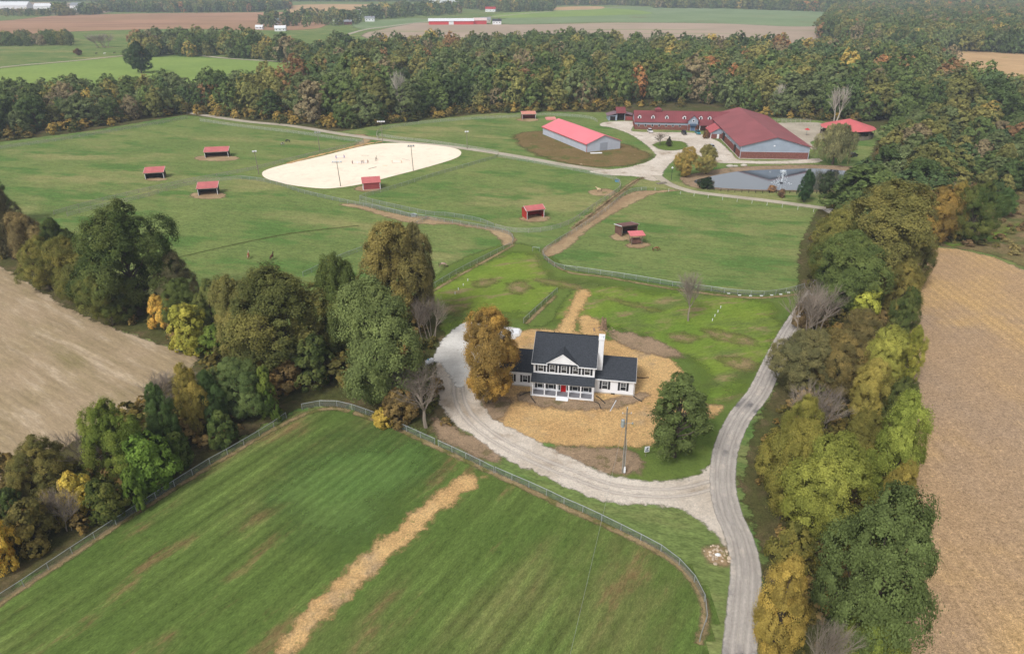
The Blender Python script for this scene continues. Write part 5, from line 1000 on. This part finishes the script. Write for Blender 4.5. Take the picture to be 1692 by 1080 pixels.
# ---------------------------------------------------------------- fences
M['fence_wood'] = paint('fence_wood', (164, 158, 146), .9, .2, 2)
POSTS = {}
def post_mesh(style, h):
    k = (style, round(h, 2))
    if k not in POSTS:
        if style == 'pipe': POSTS[k] = MB().bar((0, 0, -.1), (0, 0, h), .055, n=6).bar((0, 0, h), (0, 0, h+.05), .06, .02, 6).mesh('post_mesh', M['galv'])
        elif style == 'black': POSTS[k] = MB().box(-.07, -.07, -.1, .07, .07, h+.08).mesh('post_mesh', M['black'])
        elif style == 'stub': POSTS[k] = MB().bar((0, 0, -.1), (0, 0, h), .05, n=6).bar((0, 0, h), (0, 0, h+.06), .07, n=6).mesh('post_mesh', M['white'])
        else: POSTS[k] = MB().bar((0, 0, -.1), (0, 0, h+.1), .085, .075, 7).mesh('post_mesh', M['fence_wood'])
    return POSTS[k]
def fence(px, label, style='pipe', h=1.25, sp=3.05, railz=None, mesh=True, smooth=True, group=None, rails=1, railr=None):
    P = [G(x, y, h) for x, y in px]; P = smooth_line(P, False, 8) if smooth else np.array(P)
    seg = np.r_[0, np.cumsum(np.linalg.norm(np.diff(P, axis=0), axis=1))]; L = seg[-1]; n = max(1, min(98, round(L / sp)))
    q = np.linspace(0, L, n + 1); X = np.interp(q, seg, P[:, 0]); Y = np.interp(q, seg, P[:, 1])
    o = empty('fence', (X[0], Y[0]), 0, label, 'fence', group); X0, Y0 = X[0], Y[0]; X = X - X0; Y = Y - Y0
    pm = post_mesh(style, h); gj = random.Random(n)
    for x, y in zip(X, Y):
        p = link('post', pm, o, (x, y, 0)); p.rotation_euler = (gj.uniform(-.03, .03), gj.uniform(-.03, .03), 0)
    rr = railr or (.045 if style == 'pipe' else .06); mt = {'pipe': M['galv'], 'black': M['black']}.get(style, M['fence_wood'])
    for k in range(rails):
        b = MB(); z = h - .0 - k * (h * .8 / max(rails, 1)); 
        for i in range(n): b.bar((X[i], Y[i], z), (X[i+1], Y[i+1], z), rr, n=5, cap=False)
        b.build('rail', mt, o)
    if mesh:
        V = []; UV = []; Q = []; dl = np.r_[0, np.cumsum(np.hypot(np.diff(X), np.diff(Y)))]
        for i in range(n + 1): V += [(X[i], Y[i], .04), (X[i], Y[i], h-.03)]; UV += [(dl[i], 0), (dl[i], h)]
        Q = [(2*i, 2*i+2, 2*i+3, 2*i+1) for i in range(n)]
        me = bpy.data.meshes.new('fence_mesh'); me.from_pydata(V, [], Q); me.materials.append(M['chain'] if style == 'pipe' and h <= 1.3 else M['wirefar'])
        uv = me.uv_layers.new(); uv.data.foreach_set('uv', np.array([UV[v] for f in Q for v in f], np.float32).ravel()); link('wire_mesh', me, o)
    return o
fence([(-60, 1012), (0, 980), (100, 914), (200, 849), (290, 791), (345, 757)], 'chain link fence of the front paddock running up from the bottom left corner')
fence([(345, 757), (380, 738), (440, 703), (472, 681)], 'short chain link fence length of the front paddock ending at the gate gap')
fence([(498, 667), (512, 663), (545, 661), (576, 666), (625, 683), (655, 696), (700, 716), (718, 724)], 'chain link fence of the front paddock curving below the tall sage green tree')
fence([(724, 727), (757, 742), (797, 761), (816, 771)], 'chain link fence length of the front paddock beside the bare driveway tree')
fence([(818, 771), (860, 789), (893, 803), (928, 820), (977, 841), (1003, 854), (1030, 867), (1058, 881), (1084, 895), (1108, 909), (1146, 946), (1170, 994), (1169, 1016), (1158, 1048)], 'long chain link fence of the front paddock curving round its right side below the driveway')
fence([(865, 526), (880, 512), (921, 475)], 'short chain link fence with green mesh on the lawn behind the maple')
fence([(1068, 309), (1045, 311.5), (1027, 321), (1015, 332), (996, 347), (974, 362), (946, 380), (929, 389), (911, 401), (898, 411), (898, 418), (903, 424), (917, 434), (937, 439), (952, 440.5)], 'fence of the right pasture following the wheel tracks down to its sharp corner', h=1.3, sp=3.2)
fence([(954, 440.5), (988, 445.5), (1047, 454), (1115, 465.5), (1168, 472), (1203, 477), (1239, 480), (1274, 480), (1313, 473), (1330, 468)], 'long fence of the right pasture along the back lawn', h=1.3, sp=3.2)
fence([(880, 408), (892, 409)], 'short rail between the two pasture corners', h=1.3, mesh=False); 
fence([(707, 473), (760, 442), (820, 412), (843, 401)], 'fence of the small paddock along the bright green grass', h=1.25)
fence([(846, 398), (848, 390), (840, 381), (824, 376), (791, 370), (761, 365), (726, 359.5), (707, 356.5)], 'curved fence of the small paddock beside the trodden path', h=1.25)
fence([(707, 357), (690, 365), (683, 370)], 'short fence wing at the start of the trodden path', h=1.25)
fence([(500, 449), (510, 445), (552, 424.5), (587, 411), (640, 392)], 'fence running into the tall brownish olive tree behind the grazing white horse', h=1.25)
fence([(594, 323), (610, 317), (640, 309), (672, 299.5), (726, 283), (781, 267.5), (816, 257.5), (823, 254)], 'fence between sand arena and central pasture', h=1.3, sp=3.4)
fence([(823, 254), (868, 261.5), (932, 273), (974, 281.5), (1006, 288), (1023, 297), (1025, 306), (1012, 317), (991, 330), (970, 344.5), (949, 359.5), (923, 370), (889, 376.5), (847, 376.5), (819, 370)], 'wood and wire fence round the far and right sides of the central pasture', h=1.4, sp=3.8, style='wood')
fence([(816, 369.5), (789, 359.5), (740, 351), (713, 349.5), (672, 341.5), (618, 329.5), (594, 323)], 'fence along the near left side of the central pasture', h=1.3, sp=3.4)
fence([(594, 330), (632, 341), (672, 351), (705, 356)], 'second fence line close beside the trodden path below the storage shed', h=1.3, sp=3.4)
fence([(398, 290.5), (430, 294), (465, 302), (498, 313), (545, 324), (590, 333.5), (645, 344), (680, 353.5)], 'fence between sand arena and middle left pasture', h=1.3, sp=3.6)
fence([(88, 348.5), (156, 330), (233, 312), (285, 300.5), (332, 291.5), (376, 283.5), (420, 275), (465, 264), (509, 253.5), (563, 241), (601, 231.5)], 'long fence along the near side of the top pasture up to the arena', h=1.3, sp=4.2, style='wood')
fence([(110, 351), (168, 336), (240, 320), (285, 306), (332, 297), (398, 290)], 'second fence line just below the top pasture, left of the sand arena', h=1.3, sp=4, style='wood')
fence([(-40, 249), (0, 241), (88, 229), (181, 214), (259, 201), (309, 192)], 'wooden fence along the wood at the back of the top pasture', h=1.4, sp=3.6, style='wood', rails=2)
fence([(330, 196), (400, 206), (480, 215), (560, 226), (600, 231)], 'wooden fence between farm road and top pasture', h=1.4, sp=3.8, style='wood')
fence([(625, 226), (622, 219), (634, 210), (699, 200), (781, 193.5), (860, 189.5), (889, 187), (932, 188), (974, 192), (987, 197.5)], 'wooden fence along the wood behind the coral-roofed shed', h=1.4, sp=4.2, style='wood')
fence([(626, 221), (665, 226.5), (710, 231.5), (770, 240), (823, 249)], 'faint wire fence on the far side of the farm road', h=1.3, sp=4, style='wood')
fence([(1169, 309.5), (1216, 313), (1260, 314.5), (1305, 315), (1350, 315), (1394, 314.5)], 'low black rail fence on the near bank of the pond', style='black', h=1.0, sp=2.5, mesh=False, rails=2)
fence([(1060, 309.5), (1100, 311), (1128, 317), (1200, 326), (1280, 336), (1345, 345)], 'line of thin white fence posts along the gravel road below the pond', style='stub', h=1.1, sp=5, mesh=False, railr=.015)
fence([(1293, 198), (1330, 202), (1361, 205)], 'grey pipe fence of the sand pen behind the willow', style='wood', h=1.8, sp=2.4, rails=3, mesh=False)
fence([(1270, 202), (1290, 196), (1340, 197)], 'far pipe fence of the sand pen beside the riding barn', style='wood', h=1.8, sp=2.6, rails=3, mesh=False)
for i, (x, y) in enumerate(((1204, 485), (1222, 488), (1240, 489), (1258, 489), (1275, 488), (1290, 486.5), (1303, 483.5))):
    a, c = G(x, y); tag(MB().box(a-.34, c-.15, 0, a+.34, c+.15, .16).build('white_block', M['white']), ['first', 'second', 'third', 'fourth', 'fifth', 'sixth', 'seventh'][i] + ' white block from the left under the back lawn fence', 'block', 'white blocks under the back lawn fence')

# ---------------------------------------------------------------- horses
def skin_body(name, pts, edges, m, parent, sub=2):
    me = bpy.data.meshes.new(name); me.from_pydata([p[:3] for p in pts], edges, []); me.materials.append(m); o = link(name, me, parent)
    md = o.modifiers.new('skin', 'SKIN'); lay = me.skin_vertices[0] if len(me.skin_vertices) else None
    for i, p in enumerate(pts): lay.data[i].radius = (p[3], p[4] if len(p) > 4 else p[3])
    lay.data[0].use_root = True; md.use_smooth_shade = True
    s = o.modifiers.new('sub', 'SUBSURF'); s.levels = sub; s.render_levels = sub; return o
def coat(name, a, b_, scale, th):
    k = NT(name); tc = k.n('ShaderNodeTexCoord').outputs['Object']; d = k.n('ShaderNodeBsdfPrincipled'); d.inputs['Roughness'].default_value = .6
    k.put(d.inputs['Base Color'], k.mix(k.step(k.noise(scale, 2, .5, vec=tc), th-.02, th+.02), lin(*a), lin(*b_))); k.put(k.out.inputs[0], d.outputs[0]); return k.m
def ensure_skin(me):
    return me
def horse(px, py, rz, c, mane, graze, label):
    o = empty('horse', G(px, py), math.radians(rz), label, 'horse')
    # x forward; pelvis root
    P = [(-.62, 0, 1.22, .26, .30), (-.25, 0, 1.16, .25, .32), (.2, 0, 1.14, .25, .33), (.58, 0, 1.2, .23, .31)]
    E = [(0, 1), (1, 2), (2, 3)]
    if graze: nk = [(.85, 0, 1.12, .14, .2), (1.12, 0, .78, .10, .15), (1.3, 0, .42, .09, .12), (1.4, 0, .2, .075, .085), (1.46, 0, .07, .05, .06)]
    else: nk = [(.85, 0, 1.42, .14, .2), (1.05, 0, 1.72, .10, .15), (1.2, 0, 1.92, .09, .12), (1.42, 0, 1.8, .075, .085), (1.58, 0, 1.68, .05, .06)]
    b0 = len(P); P += nk; E += [(3, b0)] + [(b0+i, b0+i+1) for i in range(4)]
    for s in (-1, 1):
        b0 = len(P); P += [(.55, s*.17, .85, .11), (.56, s*.17, .5, .06), (.54, s*.17, .16, .045), (.6, s*.17, .02, .055)]; E += [(3, b0)] + [(b0+i, b0+i+1) for i in range(3)]
        b0 = len(P); P += [(-.6, s*.17, .86, .14), (-.78, s*.17, .5, .06), (-.7, s*.17, .18, .045), (-.64, s*.17, .02, .055)]; E += [(0, b0)] + [(b0+i, b0+i+1) for i in range(3)]
    me = bpy.data.meshes.new('body'); me.from_pydata([p[:3] for p in P], E, []); me.materials.append(c); ob = link('body', me, o)
    md = ob.modifiers.new('skin', 'SKIN')
    if not len(me.skin_vertices):
        bm_ = __import__('bmesh').new(); bm_.from_mesh(me); ly = bm_.verts.layers.skin.verify(); bm_.to_mesh(me); bm_.free()
    lay = me.skin_vertices[0]
    for i, p in enumerate(P): lay.data[i].radius = (p[3], p[4] if len(p) > 4 else p[3])
    lay.data[0].use_root = True; md.use_smooth_shade = True; s_ = ob.modifiers.new('sub', 'SUBSURF'); s_.levels = 1; s_.render_levels = 1
    MB().bar((-.84, 0, 1.32), (-.98, 0, .95), .05, .08, 6).bar((-.98, 0, .95), (-.95, 0, .45), .08, .02, 6).build('tail', mane, o)
    m = MB(); N = [(.62, 0, 1.5)] + [(p[0] - (.06 if graze else .1), 0, p[2] + (.2 if not graze else .18)) for p in nk[:3]]
    for p, q in zip(N[:-1], N[1:]): m.bar(p, q, .06, .05, 5)
    m.build('mane', mane, o); e = nk[2]
    for s in (-1, 1): MB().bar((e[0]-.02, s*.06, e[2]+.08), (e[0]-.06, s*.08, e[2]+.24), .035, .008, 5).build('ear', c, o)
    return o
bk = paint('black_coat', (38, 34, 34), .5); wh = paint('white_coat', (214, 204, 190), .6); ch = coat('chestnut_coat', (150, 84, 50), (216, 200, 184), 1.1, .62); bay = paint('bay_coat', (92, 56, 40), .6)
horse(476, 235.5, 175, bk, bk, True, 'black horse grazing in the top pasture beside the pinto')
horse(467, 240.5, 60, coat('pinto_coat', (40, 36, 36), (222, 214, 204), 1.0, .46), bk, True, 'black and white pinto horse in the top pasture in front of the black horse')
horse(411, 427, 100, ch, wh, False, 'chestnut horse with white marks in the middle left pasture, left of the bay one')
horse(449.5, 429, 80, bay, bk, False, 'dark bay horse facing away in the middle left pasture')
horse(546, 434, 85, wh, wh, True, 'white horse seen from behind near the fence and tall brownish tree')
horse(731, 441.5, -5, coat('roan_coat', (176, 148, 136), (70, 52, 48), 1.3, .52), bk, True, 'roan horse with dark head and legs grazing in the small paddock')
horse(990, 317, 178, coat('pale_rump_coat', (46, 38, 36), (216, 196, 158), .7, .47), bk, False, 'cream and black horse on the dirt at the right end of central pasture')
horse(1083, 415, 10, coat('dun_coat', (128, 92, 58), (66, 50, 42), 1.2, .56), bk, True, 'brown horse grazing in the right pasture near the hay feeder')

# ---------------------------------------------------------------- vehicles
tyre = paint('tyre_rubber', (28, 28, 30), .8); lampm = paint('lamp_lens', (214, 214, 210), .3); redl = paint('tail_lens', (150, 20, 20), .4)
def vehicle(px, py, rz, kind, rgb, label, name='parked_car'):
    o = empty(name, G(px, py), math.radians(rz), label, 'pickup' if kind == 'pickup' else 'car', 'vehicles parked in the gravel yard'); bm_ = paint('car_paint', rgb, .25, .03, 1, .6)
    W2 = .92; prof = {'suv': [(-2.3, .45), (2.3, .45), (2.35, .85), (2.15, 1.05), (1.2, 1.15), (-2.2, 1.2), (-2.35, .9)], 'pickup': [(-2.7, .5), (2.6, .5), (2.65, .95), (2.45, 1.15), (1.3, 1.22), (-2.65, 1.22), (-2.72, .9)]}[kind]
    cab = {'suv': [(-2.15, 1.17), (1.15, 1.13), (.45, 1.72), (-1.85, 1.78)], 'pickup': [(-.9, 1.2), (1.3, 1.2), (.6, 1.82), (-.6, 1.85)]}[kind]
    b = MB().prism_y(prof, -W2, W2)
    if kind == 'pickup': b = MB().prism_y([(-2.72, .5), (2.6, .5), (2.65, .95), (2.45, 1.15), (1.3, 1.22), (-.95, 1.22), (-.95, .8), (-2.72, .8)], -W2, W2).box(-2.72, -W2, .8, -.95, -W2+.08, 1.22).box(-2.72, W2-.08, .8, -.95, W2, 1.22).box(-2.72, -W2+.08, .8, -2.64, W2-.08, 1.22)
    b.build('body', bm_, o)
    c = MB(); k = len(cab); ins = [(x, (-W2+.04 if z < 1.5 else -W2+.2), z) for x, z in cab] + [(x, (W2-.04 if z < 1.5 else W2-.2), z) for x, z in cab]
    c.add(ins, [tuple(range(k)), tuple(range(k, 2*k))[::-1]] + [((i+1) % k, i, k+i, k+(i+1) % k) for i in range(k)]).build('windows', M['glass'], o)
    (x3, z3), (x2, z2) = cab[3], cab[2]; MB().box(x3-.02, -W2+.17, z3+.0, x2+.02, W2-.17, z3+.06).build('roof', bm_, o)
    for x in (-1.45, 1.45):
        for s in (-1, 1):
            wq = MB().bar((x, s*(W2-.2), .36), (x, s*(W2+.02), .36), .36, n=14).build('wheel', tyre, o); MB().bar((x, s*(W2+.02), .36), (x, s*(W2+.035), .36), .2, n=10).build('rim', M['galv'], wq)
    for s in (-1, 1):
        MB().box(prof[2][0]-.12, s*.68-.16, .78, prof[2][0]+.02, s*.68+.16, .95).build('headlight', lampm, o); MB().box(prof[-1][0]-.02, s*.72-.12, .8, prof[-1][0]+.1, s*.72+.12, 1.1).build('tail_light', redl, o)
    return o
vehicle(1074, 219, -85, 'suv', (214, 212, 216), 'white car parked on the gravel in front of the stable windows')
vehicle(1130, 222, -88, 'suv', (34, 34, 40), 'black car parked left of the blue gabled stable entrance')
vehicle(1152.5, 221.5, -90, 'pickup', (34, 124, 140), 'teal pickup parked right of the blue gabled stable entrance', 'parked_pickup')
vehicle(1179.5, 252, -88, 'suv', (228, 228, 230), 'white car, nearer of two parked beside the riding barn')
vehicle(1176, 245.5, -80, 'suv', (196, 196, 200), 'silver-white car, farther of two parked beside the riding barn')
vehicle(1409, 259, 30, 'suv', (30, 32, 36), 'dark car half hidden by trees right of the weeping willow')
# small farm things
def trough(px, py, rgb, label):
    o = empty('water_trough', G(px, py), .3, label, 'trough'); m = paint('trough_plastic', rgb, .5); b = MB()
    b.bar((0, 0, 0), (0, 0, .7), .9, 1.0, 14, False).build('tub', m, o); MB().bar((0, 0, .05), (0, 0, .55), .88, .9, 14).build('water', M['glass'], o)
trough(1020, 300, (96, 150, 190), 'blue water trough in the right corner of the central pasture'); trough(683.5, 357, (214, 228, 230), 'white water trough on the trodden path by the fence')
rt = empty('rubber_mat', G(1093, 303), .4, 'grey flat pallets lying on the grass by the road junction', 'pallets'); MB().box(-2, -1, 0, 1.6, 1, .18).box(-1, -.6, .18, 2.2, .7, .3).build('pallet', M['wood_grey'], rt)
for x, y, s, q in ((1206, 276, 1.0, 'left'), (1215, 275.5, .7, 'middle'), (1229, 274.5, .9, 'right')):
    a, c = G(x, y); tag(MB().ball((a, c, .4*s), 1.2*s, 9, 6, (1.4, .8, .5)).build('boulder', M['concrete'], smooth=False), f'{q} one of three pale boulders on the far pond bank', 'boulder', 'boulders on the far pond bank')
ul = empty('lamp_post', G(1109, 298), 0, 'small white-globed lamp post on the grass at the left end of the pond', 'lamp post'); MB().bar((0, 0, 0), (0, 0, 4.6), .08, n=6).build('pole', M['black'], ul); MB().ball((0, 0, 4.85), .38, 10, 6).build('globe', M['white'], ul)
fx, fy = G(1291, 303); fo = empty('fountain', (fx, fy, .1), 0, 'white water fountain spraying in the middle of the pond', 'fountain'); MB().bar((0, 0, -.1), (0, 0, .25), .7, .5, 14).build('float', M['black'], fo); g = random.Random(9); b = MB()
for i in range(420):
    a = g.uniform(0, 6.28); vr = g.uniform(.05, .9); t = g.uniform(.05, 1.5); r = vr * t * 1.7; z = 12 * t - 7.8 * t * t + .2
    if z > .1: b.ball((r * math.cos(a), r * math.sin(a), z), g.uniform(.04, .08), 4, 3, (1, 1, 2.0))
for i in range(30):
    a = g.uniform(0, 6.28); r = g.gauss(2.6, .8); b.ball((r * math.cos(a), r * math.sin(a), .02), g.uniform(.08, .2), 6, 3, (1.3, 1, .15))
kf = NT('water_spray'); d_ = kf.n('ShaderNodeBsdfDiffuse'); d_.inputs[0].default_value = lin(225, 230, 236); kf.put(kf.out.inputs[0], d_.outputs[0]); b.build('spray', kf.m, fo)
um = empty('parasol', G(1332, 224), 0, 'small red shade parasol in the sand pen beside the riding barn', 'parasol'); MB().bar((0, 0, 0), (0, 0, 3.2), .08, n=6).build('pole', M['galv'], um); MB().bar((0, 0, 2.9), (0, 0, 3.5), 1.4, .15, 8).build('canopy', paint('parasol_red', (196, 30, 44)), um)

# ---------------------------------------------------------------- far farms and barns
def far_house(px, py, w_, dep, h, rz, wall, roofm, label, chim=True, cat='house', name='far_house', nw=3, ridge=None):
    o = empty(name, G(px, py), math.radians(rz), label, cat, None); zr = h + (ridge or dep*.28)
    MB().prism_x([(0, 0), (dep, 0), (dep, h), (dep/2, zr-.2), (0, h)], -w_/2, w_/2).build('wall', wall, o); gable_roof(-w_/2, w_/2, 0, dep, h+.05, zr, .5, .2).build('roof', roofm, o)
    for k in range(nw): 
        x = -w_/2 + w_*(k+.5)/nw; MB().box(x-.6, -.08, h*.4, x+.6, -.02, h*.4+1.4).build('window', M['glass'], o)
    if chim: MB().box(w_*.2, dep*.3, h, w_*.2+1, dep*.3+1, zr+.9).build('chimney', M['brick'], o)
    return o
grn = paint('green_roof', (140, 160, 158), .7); wr = paint('white_metal_roof', (226, 228, 232), .6); gy = paint('grey_shingles', (140, 144, 150), .8)
rb = empty('red_barn', G(756, 41), math.radians(4), 'very long low red barn with white roof in the far bare field', 'barn')
MB().prism_x([(0, 0), (22, 0), (22, 5.5), (11, 8.6), (0, 5.5)], -46, 26).build('wall', paint('barn_red', (206, 70, 72), .7, .05, .1), rb); MB().prism_x([(4, 0), (26, 0), (26, 6), (15, 9), (4, 6)], 26.1, 47).build('wing_wall', paint('barn_red_wing', (190, 70, 74), .7, .05, .1), rb)
gable_roof(-46, 26, 0, 22, 5.6, 8.8, 1, .3).build('roof', wr, rb); gable_roof(26.5, 47, 4, 26, 6.1, 9.2, .8, .3).build('roof', paint('pale_barn_roof', (220, 196, 192), .7), rb); MB().box(-14, -.3, 0, -6, -.05, 4.8).build('door', wr, rb)
far_house(803, 38, 16, 12, 5, 5, M['concrete'], gy, 'pale tan outbuilding right of the long red barn', False, 'barn', 'far_barn'); far_house(821, 41, 14, 10, 5.5, 0, M['white'], M['shingle'], 'white farmhouse with dark roof at right of the long red barn')
far_house(457, 41, 16, 12, 6, 15, wr, grn, 'white farm building with green roof, larger of two left of the far trees', False, 'barn', 'far_barn'); far_house(440, 40, 9, 9, 4, 10, wr, grn, 'small white shed with green roof beside the larger green-roofed building', False, 'shed', 'far_shed', 1)
far_house(463, 52, 15, 12, 4, 8, wr, wr, 'low barn with bright white roof in front of the green-roofed buildings', False, 'barn', 'far_barn'); far_house(428, 49, 10, 9, 3.5, 5, wr, wr, 'pale low shed left of the bright white-roofed barn', False, 'shed', 'far_shed', 2)
far_house(556, 40, 13, 9, 6, -5, M['white'], gy, 'white far house among trees left of the hamlet'); far_house(575, 41, 12, 9, 4.5, 8, M['brick'], gy, 'brownish far house at the left end of the hamlet lawn')
far_house(597, 25, 16, 10, 7, 0, M['white'], gy, 'white tall house behind the hamlet trees'); far_house(611, 36, 16, 10, 5.5, 5, M['white'], gy, 'wide white house left of the dark hamlet tree'); far_house(590, 33, 10, 8, 5, 5, M['white'], grn, 'small white house with pale green roof in the hamlet')
far_house(810, 20, 22, 14, 6, -8, M['white'], M['redwall'], 'white house with red roof at the far edge of the green yard'); far_house(20, 15, 70, 30, 7, 2, wr, wr, 'large pale shed complex at the upper left corner', False, 'barn', 'far_barn', 6)
far_house(70, 15, 40, 20, 6, 2, wr, wr, 'smaller pale shed at the upper left beside tall dark trees', False, 'barn', 'far_barn', 3); far_house(126, 17, 26, 20, 10, 0, wr, gy, 'pale blocky farm building between two tall clumps of trees at upper left', False, 'barn', 'far_barn', 3)
far_house(735, 6, 90, 40, 9, 0, wr, wr, 'long white warehouse on the horizon above the red barn', False, 'warehouse', 'warehouse', 8)
# cattle and bits in the far left field
for x, y, rgb, lb in ((159, 90, (60, 54, 50), 'dark'), (173, 90, (226, 224, 220), 'white'), (189, 89, (70, 62, 56), 'brown')):
    o = empty('cow', G(x, y), .4, f'{lb} cow standing by the far road at the left', 'cow', None); c = paint('cow_coat', rgb)
    b = MB().ball((0, 0, 1.1), .5, 10, 6, (2.0, .75, .8)).bar((.7, 0, 1.25), (1.3, 0, 1.45), .24, .18, 8).ball((1.5, 0, 1.4), .2, 8, 5, (1.5, .8, .9))
    for lx in (-.65, .6):
        for s in (-.25, .25): b.bar((lx, s, .9), (lx, s, 0), .13, .08, 6)
    b.build('body', c, o)

# ---------------------------------------------------------------- haze: one closed box of thin air
kh = NT('haze_air'); pv = kh.n('ShaderNodeVolumePrincipled'); pv.inputs['Color'].default_value = (.74, .84, 1.0, 1); pv.inputs['Density'].default_value = .0002; pv.inputs['Anisotropy'].default_value = 0
kh.put(kh.out.inputs['Volume'], pv.outputs[0])
hz = MB().box(-9500, -450, -1.0, 9500, 9500, 74).build('haze', kh.m); tag(hz, kind='stuff'); hz['label'] = 'thin pale blue haze over the far fields'
